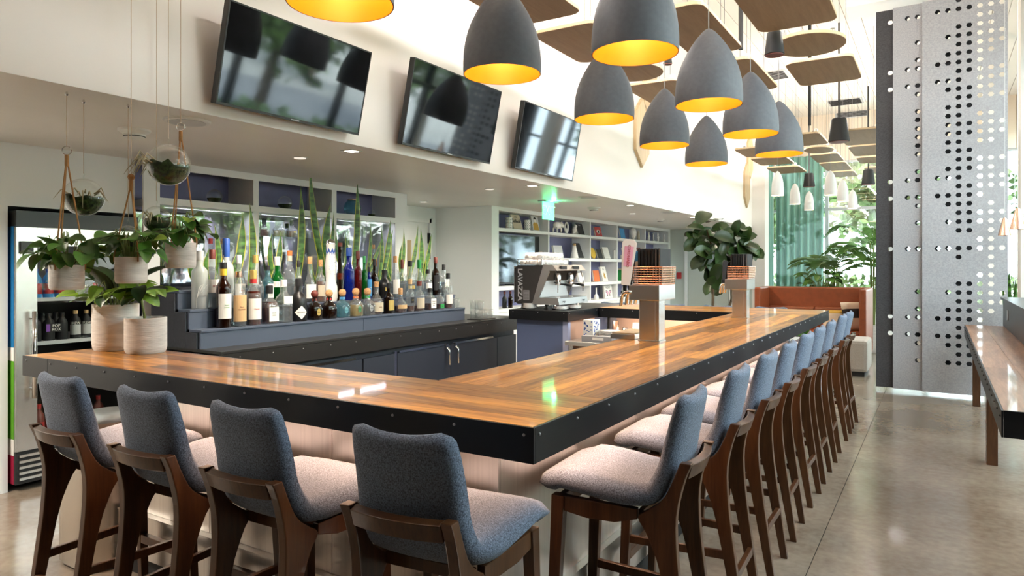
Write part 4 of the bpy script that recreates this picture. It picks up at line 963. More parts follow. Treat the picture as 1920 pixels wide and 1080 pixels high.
text('wega', .03, 'ink', cm, face_x(.513, .10, .082)); text('wega', .03, 'ink', cm, face_x(.513, .54, .082))
def cup_mesh():
    m = MB(); m.lathe([(.022, 0), (.03, .012), (.038, .06), (.036, .062), (.028, .014), (.002, .012)], seg=18, cap=False); m.tube([(.036, 0, .05), (.056, 0, .046), (.056, 0, .026), (.034, 0, .02)], .004, 6); return m
cupm = cup_mesh().build('coffee_cup', 'porcelain', smooth=True); tag(cupm, 'white coffee cup upside down on top of the espresso machine', 'cup', 'cups on the espresso machine')
rg = random.Random(3); first = True
for row in range(2):
    for i in range(4-row):
        for j in range(7-row):
            x = -3.66+.065+row*.035+i*.07; y = 5.96+.065+row*.04+j*.085
            if row and rg.random() < .35: continue
            o = cupm if first else cupm.copy()
            if not first: COL.objects.link(o)
            first = False; o.location = (x, y, BT+.441+.0635*(row+1)+row*.0005); o.rotation_euler = (PI, 0, rg.uniform(0, 6))
for y in (6.13, 6.41):
    o = cupm.copy(); COL.objects.link(o); o.location = (-3.255, y, BT+.1215); o.scale = (1.15, 1.15, 1.15); o['label'] = 'white cup under a group head of the espresso machine'; o['group'] = 'cups under the group heads'
pm = MB().lathe([(.04, 0), (.045, .004), (.075, .016), (.075, .018), (.04, .008)], seg=24).build('saucer', 'porcelain', smooth=True)
tag(pm, 'x', 'saucer'); first = True
for x, y, n, l in ((-3.50, 6.0, 6, 'white saucer in the stack under the left of the espresso machine'), (-3.16, 6.02, 3, 'white saucer in the short stack before the espresso machine'), (-3.12, 6.22, 3, 'white saucer in the second short stack before the espresso machine')):
    for k in range(n if n > 4 else n):
        o = pm if first else pm.copy()
        if not first: COL.objects.link(o)
        first = False; o.location = (x, y, BT+k*.0085 if n > 4 else BT+k*.011); o['label'] = l; o['group'] = l
# ------------------------------------------------------------------ liquor bottles
ROWX = {1: -4.515, 2: -4.648, 3: -4.783}; ROWZ = {1: 1.045, 2: 1.186, 3: 1.321}
SHAPES = {  # radius fraction, height fraction
 'round': [(.94, 0), (1, .015), (1, .55), (.95, .63), (.72, .70), (.46, .76), (.41, .82), (.40, 1)],
 'tall': [(.94, 0), (1, .015), (1, .62), (.92, .69), (.64, .75), (.44, .80), (.42, 1)],
 'squat': [(.93, 0), (1, .03), (1, .50), (.93, .62), (.70, .72), (.44, .78), (.38, .82), (.38, 1)],
 'globe': [(.75, 0), (.9, .03), (1, .2), (1, .38), (.86, .52), (.55, .63), (.34, .70), (.30, 1)],
 'bell': [(.9, 0), (1, .02), (.98, .25), (.85, .45), (.6, .6), (.4, .7), (.34, 1)],
 'cone': [(.95, 0), (1, .02), (.90, .3), (.72, .5), (.45, .66), (.34, .74), (.33, 1)],
 'mill': [(.9, 0), (1, .03), (.9, .3), (.6, .6), (.48, .8), (.5, .9), (.55, .93), (.5, 1)],
 'clase': [(.9, 0), (1, .06), (.98, .25), (.70, .36), (.78, .5), (.86, .62), (.70, .78), (.62, .9), (.7, 1)],
 'plain': [(.95, 0), (1, .01), (1, .70), (.9, .76), (.45, .84), (.4, 1)]}
def bottle(u, row, vtop, wpx, shape, glass, cap, label, caption, liquid=None, fill=.5, square=0, capf=.12, lab=None, labz=(.12, .5), spout=False, txt=None, tcol='ink', tsz=.014, loc=None, hgt=None, rad=None, cat='bottle', group='liquor bottles on the riser', neckband=None, capw=1.15, arc=1.0, name='liquor_bottle'):
    if loc is None:
        X = ROWX[row]; p = onx(u, vtop, X); y = p.y; z = ROWZ[row]; h = p.z-z; rad_ = wpx*dep(X, y)/FPX/2
        rad_ = min(rad_, .066)
    else: X, y, z = loc; h = hgt; rad_ = rad
    r = thing(name, caption, cat, (X, y, z), 0, group)
    if square: rad_ *= .93
    pr = SHAPES[shape]; hb = h*(1-capf) if cap else h
    m = MB(); m.lathe([(rad_*a, hb*b) for a, b in pr], seg=20, sq=square, cap=True); m.build('glass', glass, r, smooth=True, auto=.9)
    if liquid:
        q = []
        for a, b in pr:
            if b < fill: q.append((rad_*a*.9, max(.006, hb*b)))
        q.append((q[-1][0] if len(q) > 1 else rad_*.88, hb*fill)); m = MB(); m.lathe(q, seg=20, sq=square); m.build('liquid', liquid, r, smooth=True, auto=.9)
    if cap:
        nr = rad_*pr[-1][0]; m = MB()
        if cap == 'ball_cork': m.lathe([(nr*.8, 0), (nr*1.35, h*capf*.2), (nr*1.6, h*capf*.55), (nr*1.2, h*capf*.9), (nr*.4, h*capf)], (0, 0, hb), 16); m.build('stopper', 'cork', r, smooth=True)
        elif cap == 'ball_dark': m.lathe([(nr*.8, 0), (nr*1.35, h*capf*.2), (nr*1.6, h*capf*.55), (nr*1.2, h*capf*.9), (nr*.4, h*capf)], (0, 0, hb), 16); m.build('stopper', 'redbrown', r, smooth=True)
        else: m.lathe([(nr*capw*.98, -h*capf*.35), (nr*capw, 0), (nr*capw, h*capf*.92), (nr*capw*.85, h*capf)], (0, 0, hb), 16); m.build('cap', cap, r, smooth=True, auto=.7)
    if neckband:
        nr = rad_*pr[-1][0]; m = MB(); m.lathe([(nr*1.1, hb*.86), (nr*1.1, hb*.97)], seg=16); m.build('neck_band', neckband, r, smooth=True, auto=.7)
    if spout:
        MB().tube([(0, 0, h), (0, 0, h+.02), (.008, -.004, h+.055)], [.006, .004, .0025]).build('pourer', 'chrome', r)
    if lab:
        z0, z1 = labz[0]*hb, labz[1]*hb; n = 10
        vs = []; fs = []
        if square and square > 3:
            rr = rad_*1.0+.0012; w_ = rad_*.80*arc; m = MB(); m.box((rr-.0008, -w_, z0), (rr, w_, z1)); lo_ = m.build('label', lab, r)
        else:
            rr = rad_*1.012+.0006
            for i in range(n+1):
                a = (-1+2*i/n)*1.12*arc-.15
                vs += [(rr*math.cos(a), rr*math.sin(a), z0), (rr*math.cos(a), rr*math.sin(a), z1)]
            fs = [(2*i, 2*i+2, 2*i+3, 2*i+1) for i in range(n)]
            m = MB(); m.add(vs, fs); lo_ = m.build('label', lab, r, smooth=True)
        if txt:
            lines = txt.split('|')
            for i, s in enumerate(lines):
                zz = (z0+z1)/2+(len(lines)-1-2*i)*tsz*.62
                if square and square > 3: text(s, tsz, tcol, lo_, face_x(rr+.0006, 0, zz))
                else: text(s, tsz, tcol, lo_, Matrix.Rotation(-.15, 4, 'Z') @ face_x(rr+.0006, 0, zz), bend=rr)
    return r
B = bottle
B(419, 1, 492, 27, 'tall', 'g_amber', 'ink', 1, 'slim brown bottle with tall white lemon label and pourer, leftmost on the front step', 'l_red', .6, lab='paper', labz=(.15, .56), spout=True, neckband='yellow', txt='Amaro|Limone', tcol='green', capf=.07)
B(447, 1, 509, 28, 'round', 'g_clear', 'copper', 1, 'clear vodka bottle with orange label on the front step', 'l_clear', .5, lab='tan', labz=(.1, .62), txt="Tito's|Handmade", tcol='redbrown', capf=.08)
B(475, 1, 506, 28, 'round', 'g_clear', 'gold', 1, 'spiced rum bottle with pictured white label on the front step', 'l_red', .7, lab='paper', labz=(.12, .55), txt='Captain', tcol='red', neckband='red')
B(505, 1, 535, 29, 'squat', 'g_clear', 'ink', 1, 'red brown whiskey bottle with black cap and white label', 'l_red', .68, 6, .16, lab='paper', labz=(.08, .52), txt='KNOB|CREEK', capw=1.3)
B(532, 1, 524, 27, 'squat', 'g_clear', 'white_plastic', 1, 'textured clear square bottle with small white label', 'l_clear', .5, 7, .12, lab='paper', labz=(.50, .70), spout=True, capw=1.2)
lb = B(560, 1, 522, 30, 'squat', 'black', 'ink', 1, 'black cognac bottle with white diamond label', None, capf=.14)
m = MB(); vs = []; n = 16
for i in range(n+1):
    t_ = -1+2*i/n; a = -.35+t_*.85; hh_ = .056*(1-abs(t_))+.0002
    vs += [(.0672*math.cos(a), .0672*math.sin(a), .075-hh_), (.0672*math.cos(a), .0672*math.sin(a), .075+hh_)]
m.add(vs, [(2*i, 2*i+2, 2*i+3, 2*i+1) for i in range(n)]); dl = m.build('diamond_label', 'paper', lb, smooth=True); text('HENNESSY', .015, 'ink', dl, Matrix.Rotation(-.35, 4, 'Z') @ face_x(.0678, 0, .075), bend=.067)
for u, vt, ck, gl, lq, cap_, lbm, nb in ((590, 544, 'ball_dark', 'g_brown', 'l_red', 'dark tequila bottle with brown round stopper, left of the pair', 'gold', 'redbrown'), (617, 543, 'ball_cork', 'g_brown', 'l_red', 'dark tequila bottle with tan round stopper and red ribbon', 'gold', 'red'), (642, 542, 'ball_cork', 'g_teal', 'l_clear', 'pale blue tequila bottle with round cork and oval label', 'paper', 'skyblue'), (667, 540, 'ball_cork', 'g_clear', 'l_gold', 'golden tequila bottle with orange ribbon and round cork', 'green', 'orange'), (689, 540, 'ball_cork', 'g_clear', 'l_clear', 'clear tequila bottle with green ribbon and round cork', 'lightgrey', 'green')):
    b_ = B(u, 1, vt, 25, 'squat', gl, ck, 1, cap_, lq, .55, 5, .26, neckband=nb)
    m = MB(); R_ = .0525*.93; m.prism([(.022*math.cos(t*PI/8), .066+.03*math.sin(t*PI/8)) for t in range(16)], 'x', R_+.003, R_+.0045); ol = m.build('oval_label', lbm, b_); text('Patron', .013, 'ink', ol, face_x(R_+.005, 0, .066))
B(706, 1, 528, 25, 'globe', 'g_clear', 'cork', 1, 'round amber whiskey bottle with beige label', 'l_amber', .45, lab='beige', labz=(.1, .42), txt='BASIL', tcol='redbrown')
B(729, 1, 531, 20, 'round', 'g_brown', 'ink', 1, 'dark bottle with gold oval label right of the beige labelled one', 'l_red', .6, lab='gold', labz=(.12, .5), arc=.6)
B(751, 1, 540, 24, 'globe', 'g_clear', 'cork', 1, 'squat round bourbon bottle with tan band', 'l_red', .34, lab='tan', labz=(.2, .4), capf=.2)
B(769, 1, 523, 16, 'tall', 'g_clear', 'tan', 1, 'slim clear bottle with flared tan stopper', 'l_red', .2, lab='ink', labz=(.3, .5), arc=.5, txt='REY', tcol='gold')
B(786, 1, 527, 20, 'round', 'g_clear', 'redbrown', 1, 'clear bottle with cream and gold label on the front step', 'l_amber', .2, lab='beige', labz=(.1, .5))
B(806, 1, 540, 20, 'squat', 'g_clear', 'ink', 1, 'square bottle with white lettered label near the right end', 'l_red', .35, 7, .14, lab='paper', labz=(.1, .6), txt='Woody|Creek|Rye', tsz=.017)
B(824, 1, 542, 15, 'squat', 'g_clear', 'ink', 1, 'small square bottle with white and green label', 'l_red', .3, 7, .14, lab='green', labz=(.05, .3), txt='Rye', tsz=.016)
B(840, 1, 512, 17, 'plain', 'g_clear', 'ink', 1, 'rightmost bottle of the front step with cream label', 'l_red', .2, 0, .12, lab='paper', labz=(.15, .45))
# middle step
B(374.5, 2, 470, 29, 'plain', 'g_frost', 'lightgrey', 1, 'tall frosted vodka bottle with silver tree print, far left', None, lab=None)
p_ = B(398, 2, 468, 24, 'round', 'g_clear', 'redbrown', 1, 'clear bottle with white label and red mark behind the slim brown one', 'l_clear', .5, lab='paper', labz=(.3, .56), txt='KETEL', tcol='red')
B(424, 2, 447, 28, 'plain', 'g_frost', 'blue', 1, 'frosted bottle with tall blue cap behind the orange label', None, capf=.2)
B(448, 2, 478, 22, 'round', 'g_clear', 'white_plastic', 1, 'clear bottle with white cap and round red seal', 'l_clear', .5, lab='paper', labz=(.2, .5), txt='ROMA', tcol='red')
B(479, 2, 478, 33, 'globe', 'g_clear', 'gold', 1, 'large round clear bottle with gold neck and pourer', 'l_clear', .4, spout=True)
B(502, 2, 498, 18, 'tall', 'g_teal', 'ink', 1, 'slim blue gin bottle with white label', 'l_clear', .5, 6, .1, lab='paper', labz=(.2, .6), txt='GIN', tcol='blue')
B(520, 2, 481, 25, 'squat', 'g_green', 'white_plastic', 1, 'green gin bottle with white cap and red seal', None, lab='paper', labz=(.42, .56), capf=.14)
B(543, 2, 470, 21, 'round', 'g_clear', 'orange', 1, 'clear cut glass bottle with orange stopper', 'l_clear', .5, 0, .07, neckband='beige')
B(560, 2, 488, 14, 'round', 'g_clear', 'ink', 1, 'clear bottle with black cap above the cognac', 'l_clear', .4, spout=True)
B(581, 2, 481, 23, 'bell', 'g_clear', 'cork', 1, 'clear bell bottle with cork and white square label', 'l_clear', .5, lab='paper', labz=(.1, .45))
B(601, 2, 487, 17, 'round', 'g_clear', 'cork', 1, 'amber bottle with cork and pale orange label', 'l_amber', .55, lab='beige', labz=(.15, .45))
cz = B(620, 2, 457, 25, 'clase', 'porcelain', None, 1, 'white painted ceramic tequila bottle with blue crown collar', None)
hcz = onx(620, 457, ROWX[2]).z-ROWZ[2]; rcz = 25*dep(ROWX[2], cz.location.y)/FPX/2
m = MB(); m.sphere((0, 0, hcz), rcz*.72, 16, 5, 0, 1); m.build('silver_cap', 'chrome', cz, smooth=True)
m = MB(); vs = []; fs = []
for k in range(8):
    for t_, z_ in ((0, .85), (.5, .93), (1, .85), (.5, .76)):
        a = (k+t_)*2*PI/8; f_ = .66 if z_ < .9 else .68; vs.append((rcz*(f_+.035)*math.cos(a), rcz*(f_+.035)*math.sin(a), hcz*z_))
    fs.append((4*k, 4*k+1, 4*k+2, 4*k+3))
m.add(vs, fs); m.build('crown_collar', 'blue', cz)
m = MB()
for k in range(46):
    a = -1.2+2.2*(k % 12)/11; z_ = .5+.22*((k//12)/3)+.05*math.sin(k*1.7); m.sphere((rcz*.86*math.cos(a), rcz*.86*math.sin(a), hcz*z_), .0022, 6, 3)
stuff(m.build('blue_dots', 'blue', cz))
B(637.5, 2, 455, 16, 'mill', 'g_brown', 'redbrown', 1, 'tall brown mill shaped bottle beside the white ceramic one', 'l_red', .5, capf=.05)
B(654, 2, 464, 21, 'tall', 'g_blue', 'blue', 1, 'cobalt blue tall tequila bottle', None, txt=None, spout=False)
B(671, 2, 470.5, 15, 'tall', 'g_red', 'redbrown', 1, 'deep red slim tall bottle', None)
B(683, 2, 480, 12, 'tall', 'g_green', 'green', 1, 'bright green slim bottle', None)
B(692, 2, 500, 11, 'tall', 'g_blue', 'ink', 1, 'small bottle with blue label right of the green one', None, lab='skyblue', labz=(.1, .7), txt='VIDA', tcol='paper')
B(702, 2, 486, 15, 'round', 'g_brown', 'ink', 1, 'dark bottle with black cap behind the round amber one', 'l_red', .5, lab='ink', labz=(.15, .5))
B(721, 2, 506, 24, 'squat', 'black', 'ink', 1, 'wide black square shouldered bottle with pourer', None, lab='gold', labz=(.3, .45), arc=.5, spout=True)
B(741, 2, 480, 17, 'round', 'g_clear', 'cork', 1, 'clear bottle with cork and long white label', 'l_clear', .4, lab='paper', labz=(.1, .5))
B(754, 2, 487, 13, 'round', 'g_clear', 'redbrown', 1, 'clear bottle with brown capsule', 'l_clear', .45, neckband='redbrown')
B(769, 2, 489, 18, 'round', 'g_clear', 'ink', 1, 'clear bottle with black cap and gold ring mark', 'l_clear', .45, lab='gold', labz=(.25, .35))
B(786, 2, 487, 17, 'round', 'g_clear', 'green', 1, 'clear bottle with dark green capsule', 'l_clear', .5, neckband='green')
B(802, 2, 505, 16, 'round', 'g_clear', 'ink', 1, 'clear bottle with white label and pourer near the right end', 'l_clear', .5, lab='paper', labz=(.3, .55), spout=True)
B(816.5, 2, 482, 15, 'tall', 'g_brown', 'redbrown', 1, 'tall dark brown bottle near the right end', 'l_red', .6, lab='ink', labz=(.15, .6), txt='SG', tcol='paper')
B(832, 2, 496, 17, 'squat', 'g_clear', 'ink', 1, 'clear square bottle with black cap, rightmost of the middle step', 'l_clear', .5, 6, .14, lab='paper', labz=(.3, .6))
tr = [c for c in p_.children][0]
# silver tree print on the frosted bottle
fb = [o for o in COL.objects if o.get('label', '').startswith('tall frosted vodka')][0]; m = MB(); rf = 29*dep(ROWX[2], fb.location.y)/FPX/2*1.02
def cyl(a, z): return (rf*math.cos(a), rf*math.sin(a), z)
rgb = random.Random(2)
for k in range(9):
    a = -1.0; z_ = .01; pts = [cyl(a, z_), cyl(a+.05, .08), cyl(a+.25+.1*k*.6, .13+.012*(k % 4)), cyl(a+.3+.16*k, .155+.008*(k % 5))]; m.tube(pts, [.0016, .0014, .001, .0006], 5)
stuff(m.build('tree_print', 'white_plastic', fb)); text('BELVEDERE', .014, 'grey', fb, Matrix.Rotation(-.2, 4, 'Z') @ face_x(rf, 0, .095), bend=rf)
# decanters on the glass shelf of the mirrored cabinet
for k, (u, w_, lq, l) in enumerate(((495, 20, 'l_deep', 'stoppered decanter at the left of the glass shelf'), (523, 26, 'l_deep', 'wide clear decanter on the glass shelf'), (547, 20, 'l_deep', 'square whiskey decanter with gold seal on the glass shelf'), (572, 24, 'l_clear', 'clear faceted decanter on the glass shelf'), (589, 18, 'l_deep', 'dark square decanter at the right of the glass shelf'))):
    p = onx(u, 440, -5.3); bottle(u, 1, 0, 0, 'squat', 'g_clear', 'glass' if k % 2 else 'ink', 1, l, lq, .5, 6 if k in (2, 4) else 0, .22, loc=(-5.3, p.y, 1.7732), hgt=.165, rad=w_*dep(-5.3, p.y)/FPX/2*.92, group='decanters in the mirrored cabinet', name='decanter', lab='gold' if k == 2 else None, labz=(.35, .5), arc=.4)
for k, (u, l) in enumerate(((378, 'white labelled bottle behind cabinet glass, left'), (385, 'red capped bottle behind cabinet glass, left'), (418, 'yellow labelled bottle behind cabinet glass'), (667, 'pale labelled bottle behind cabinet glass, right'), (700, 'orange labelled bottle behind cabinet glass, right'))):
    p = onx(u, 430, -5.32); bottle(u, 1, 0, 0, 'round', 'g_clear', ('ink', 'red', 'cork', 'gold', 'cork')[k], 1, l, 'l_clear', .5, lab=('paper', 'paper', 'yellow', 'paper', 'orange')[k], labz=(.15, .5), loc=(-5.32, p.y+(.05 if k == 1 else 0), 1.4582), hgt=.28, rad=.04, group='bottles behind the cabinet glass')
for k, u in enumerate((513, 560, 577, 597)):
    p = onx(u, 480, -5.32); g = thing('stemmed_glass', 'small stemmed glass on the lower glass shelf of the mirrored cabinet', 'glass', (-5.32, p.y, 1.4582), group='stemmed glasses in the mirrored cabinet'); m = MB(); m.lathe([(.03, 0), (.006, .004), (.004, .06), (.03, .10), (.034, .16)], seg=16, cap=False); m.build('bowl', 'g_clear', g, smooth=True)
# glass terrariums on the top of the mirrored cabinet
for u, sz, l in ((402, .065, 'left cubby'), (534, .07, 'middle cubby'), (697, .045, 'right cubby')):
    p = onx(u, 370, -5.30); g = thing('glass_terrarium', 'small clear glass terrarium with moss in the %s above the mirrored cabinet' % l, 'terrarium', (-5.30, p.y, 2.036)); m = MB(); m.sphere((0, 0, sz*.93), sz, 20, 10, -.9, 1); m.build('globe', 'glass', g, smooth=True)
    m = MB(); m.sphere((0, 0, sz*.93), sz*.94, 16, 6, -.88, -.2, True); m.build('moss', 'moss', g)
p = onx(661, 380, -5.30); g = thing('blue_glass_vase', 'blue glass pot on copper stand in the right cubby', 'vase', (-5.30, p.y, 2.036)); m = MB(); m.lathe([(.05, 0), (.085, .03), (.095, .08), (.08, .13), (.055, .16)], seg=24, cap=False); m.build('body', 'g_teal', g, smooth=True); m = MB(); m.lathe([(.05, .158), (.062, .17), (.05, .178)], seg=20); m.build('rim', 'copper', g, smooth=True)
# tumblers at the end of the back bar
tm = MB().lathe([(.034, 0), (.036, .004), (.042, .10), (.040, .10), (.033, .008)], seg=16).build('tumbler', 'g_clear', smooth=True); tag(tm, 'x', 'glass')
m0 = tag(box('bar_mat', (-4.42, 6.20, CB), (-4.24, 6.50, CB+.008), 'black_matte'), 'black rubber bar mat under the tumblers', 'mat')
first = True
for x, y, n in ((-4.37, 6.25, 2), (-4.37, 6.345, 2), (-4.28, 6.25, 2), (-4.28, 6.345, 1), (-4.37, 6.44, 1), (-4.28, 6.44, 1)):
    for k in range(n):
        o = tm if first else tm.copy()
        if not first: COL.objects.link(o)
        first = False; o.location = (x, y, CB+.0082+k*.1005); o['label'] = 'ribbed clear tumbler on the bar mat at the end of the back bar'; o['group'] = 'tumblers on the bar mat'
for k in range(3):
    o = tm.copy(); COL.objects.link(o); o.location = (-4.515-.0*k, 6.02+.06*0, ROWZ[1]); o.location = ((-4.515, -4.62, -4.66)[k], (6.12, 6.05, 6.14)[k], (ROWZ[1], ROWZ[1], ROWZ[1])[k] if k == 0 else ROWZ[2]); o['label'] = 'clear tumbler on the riser beside the last bottle'; o['group'] = 'tumblers on the riser'
# ------------------------------------------------------------------ drinks in the fridge
def drink(name, mat, capm, labm, x, y, z, h, r0, label, group, txt=None, can=False, tcol='paper'):
    r = thing(name, label, 'can' if can else 'bottle', (x, y, z), group=group)
    if can: pr = [(.85, 0), (1, .03), (1, .9), (.86, .97), (.84, 1)]
    else: pr = [(.95, 0), (1, .02), (1, .6), (.9, .7), (.42, .82), (.40, .9)]
    m = MB(); m.lathe([(r0*a, h*b) for a, b in pr], seg=16); m.build('body', mat, r, smooth=True, auto=.8)
    if not can: m = MB(); m.lathe([(r0*.45, h*.88), (r0*.45, h)], seg=12); m.build('cap', capm, r)
    else: m = MB(); m.lathe([(r0*.8, h*1.0), (r0*.8, h*1.006)], seg=14); m.build('lid', 'chrome', r)
    if labm:
        m = MB(); n = 8; vs = []
        for i in range(n+1): a = (-1+2*i/n)*1.3-.4; vs += [(r0*1.015*math.cos(a), r0*1.015*math.sin(a), h*.14), (r0*1.015*math.cos(a), r0*1.015*math.sin(a), h*.5)]
        m.add(vs, [(2*i, 2*i+2, 2*i+3, 2*i+1) for i in range(n)]); lo_ = m.build('label', labm, r, smooth=True)
    if txt: text(txt, r0*.75, tcol, r, Matrix.Rotation(-.45, 4, 'Z') @ face_x(r0*1.03, 0, h*.55), bend=r0)
Y = [2.33+.075*i for i in range(7)]
for i, y in enumerate(Y):
    if i in (3, 4): continue
    drink('water_bottle', 'skyblue', 'blue', 'red', -5.32, y, 1.28, .20, .033, 'blue water bottle with red flower label on the top fridge shelf', 'water bottles in the fridge', 'FIJI')
bx_ = thing('drink_carton', 'grey printed drinks carton on the top fridge shelf', 'carton', (-5.30, 2.60, 1.2802)); box('body', (-.05, -.075, 0), (.05, .07, .15), 'grey', bx_); text('taste of', .022, 'paper', bx_, face_x(.051, 0, .08))
for i in range(3):
    for j in range(2): drink('juice_bottle', 'ink', 'ink', None, -5.31-.09*j, 2.32+i*.085, .98, .19, .036, 'dark bottle with purple sign at the left of the middle fridge shelf', 'dark bottles in the fridge')
sg = thing('shelf_sign', 'small black and purple printed sign in the fridge', 'sign', (-5.27, 2.42, 1.04)); box('board', (-.004, -.05, 0), (0, .05, .06), 'ink', sg); text('POP|ROX'.split('|')[0], .028, 'paper', sg, face_x(.001, .015, .042)); text('ROX', .028, 'paper', sg, face_x(.001, .015, .016)); box('mark', (.0002, -.048, .005), (.001, -.025, .055), 'purple', sg)
for i in range(5): drink('cold_brew_bottle', 'ink', 'tan', 'lightgrey' if i < 4 else 'red', -5.31, 2.58+i*.074, .98, .2, .034, 'dark bottle with white label and tan cap on the middle fridge shelf', 'white labelled bottles in the fridge', 'BREW', tcol='ink' if False else 'paper')
for i in range(9):
    for j in range(2):
        gm = i in (4, 5); drink('drink_can', 'green' if gm else 'can_silver', None, None, -5.31-.075*j, 2.33+i*.066, .72, .125, .031, 'green drink can on the lower fridge shelf' if gm else 'silver drink can on the lower fridge shelf', 'green cans in the fridge' if gm else 'silver cans in the fridge', 'Jne' if (gm and j == 0) else None, True)
for i in range(6): drink('soda_bottle', 'redbrown', 'red', 'red', -5.31, 2.34+i*.08, .301, .24, .036, 'dark soda bottle with red label on the fridge floor', 'soda bottles in the fridge')
# ------------------------------------------------------------------ bartender's work table inside the ring and what stands on it
wt = thing('work_table', 'steel work table inside the bar ring', 'work table', (0, 0, 0)); WZ = .80
box('top', (-2.98, 5.75, WZ-.04), (-2.05, 6.5, WZ), 'steel', wt, bev=.003); box('lower_shelf', (-2.95, 5.78, .2), (-2.08, 6.47, .22), 'steel', wt)
for x in (-2.95, -2.12):
    for y in (5.78, 6.43): box('leg', (x, y, 0), (x+.04, y+.04, WZ-.0405), 'steel_v', wt)
plm = MB().lathe([(.06, 0), (.07, .003), (.105, .014), (.105, .016), (.07, .006)], seg=24).build('plate', 'porcelain', smooth=True); tag(plm, 'white plate in the stack on the work table', 'plate', 'plates on the work table')
for k in range(7):
    o = plm if k == 0 else plm.copy()
    if k: COL.objects.link(o)
    o.location = (-2.64, 6.02, WZ+.0005+k*.013)
pb = thing('patterned_box', 'blue and white patterned paper box on the work table', 'box', (-2.82, 6.0, WZ+.0005)); box('body', (-.05, -.08, 0), (.05, .08, .19), 'paper', pb)
m = MB(); rgx = random.Random(9)
for k in range(26):
    z_ = rgx.uniform(.015, .17); x = rgx.uniform(-.045, .03); m.box((x, -.0812, z_), (x+.014, -.0803, z_+.009))
    y_ = rgx.uniform(-.07, .05); m.box((.0503, y_, z_), (.0512, y_+.02, z_+.009))
stuff(m.build('pattern', 'blue', pb))
for x, y, h, r0, mt, l in ((-2.50, 6.33, .15, .05, 'porcelain', 'white tapered cup on the work table'), (-2.60, 6.30, .10, .04, 'chrome', 'steel cup on the work table'), (-2.72, 6.34, .16, .04, 'copper', 'copper jar on the work table')):
    c_ = thing('bar_cup', l, 'cup', (x, y, WZ+.0005)); m = MB(); m.lathe([(r0, 0), (r0*.98, .005), (r0*.72, h), (r0*.66, h), (r0*.9, .01)], seg=18, cap=False); m.build('body', mt, c_, smooth=True); m = MB(); m.lathe([(r0*.7, h-.004), (r0*.7, h)], seg=18); m.build('lid', mt, c_)
kb = thing('storage_bin', 'low grey storage bin with white tag at the front of the work table', 'bin', (-2.66, 5.83, WZ+.0005)); box('body', (-.16, -.05, 0), (.14, .04, .055), 'grey', kb); box('tag', (-.05, -.0515, .02), (.06, -.0502, .045), 'paper', kb)
# ------------------------------------------------------------------ plants
def leaf_mesh(name, L, W, mat, peak=.3, fold=.25, droop=.25, n=9, tip=.8):
    # a leaf along +X, tip at x = L, slightly folded along the midrib and drooping
    vs = []; fs = []
    for i in range(n+1):
        s = i/n; x = L*s
        w_ = W*max(0, 1-((s-peak)/(1-peak))**2)**tip if s > peak else W*math.sqrt(max(.0, 1-((peak-s)/(peak*1.06))**2))
        w_ = max(w_, .0006); z = -droop*L*s*s
        vs += [(x, -w_, z+fold*w_), (x, -w_*.5, z+fold*w_*.6), (x, 0, z), (x, w_*.5, z+fold*w_*.6), (x, w_, z+fold*w_)]
    for i in range(n):
        for k in range(4): fs.append((5*i+k, 5*i+k+1, 5*i+k+6, 5*i+k+5))
    m = MB(); m.add(vs, fs); me_o = m.build(name, mat, None, smooth=True); me = me_o.data; bpy.data.objects.remove(me_o); return me
POTHOS = leaf_mesh('leaf', .105, .042, 'leaf', .28, .25, .3); POTHOS_L = leaf_mesh('leaf', .105, .042, 'leaf_lime', .28, .25, .3); OVAL = leaf_mesh('leaf', .16, .035, 'leaf_dark', .45, .3, .2)
FIG = leaf_mesh('leaf', .25, .080, 'fig_leaf', .58, .28, .3, 10, .6); BROAD = leaf_mesh('leaf', .22, .07, 'leaf', .4, .2, .4)
TOCAM = Vector((.53, -.80, .25))
def put_leaf(me, parent, base, direction, roll, sc, name='leaf', face=0):
    # face: how far the blade turns to the camera instead of upwards
    d = Vector(direction).normalized(); up = (Vector((0, 0, 1))*(1-face)+TOCAM*face+Vector((math.sin(base[0]*91), math.sin(base[1]*83), math.sin(base[2]*77)))*.35*face).normalized(); y = up.cross(d)
    if y.length < 1e-3: y = Vector((0, 1, 0))
    y.normalize(); z = d.cross(y); mx = Matrix((( d.x, y.x, z.x, 0), (d.y, y.y, z.y, 0), (d.z, y.z, z.z, 0), (0, 0, 0, 1)))
    o = link(name, me, parent); o.matrix_local = Matrix.Translation(base) @ mx @ Matrix.Rotation(roll, 4, 'X') @ Matrix.Scale(sc, 4); return o
def pot(r, rad, h, mat='pot'):
    m = MB(); m.lathe([(rad*.90, 0), (rad*.97, h*.06), (rad, h*.16), (rad, h), (rad*.9, h), (rad*.88, h*.86)], seg=32, cap=False); m.build('pot', mat, r, smooth=True, auto=.8)
    m = MB(); m.lathe([(rad*.89, 0), (rad*.88, .004)], seg=32); m.build('pot_base', mat, r); m = MB(); m.lathe([(rad*.90, h*.80), (rad*.90, h*.86)], seg=24); m.build('soil', 'soil', r)
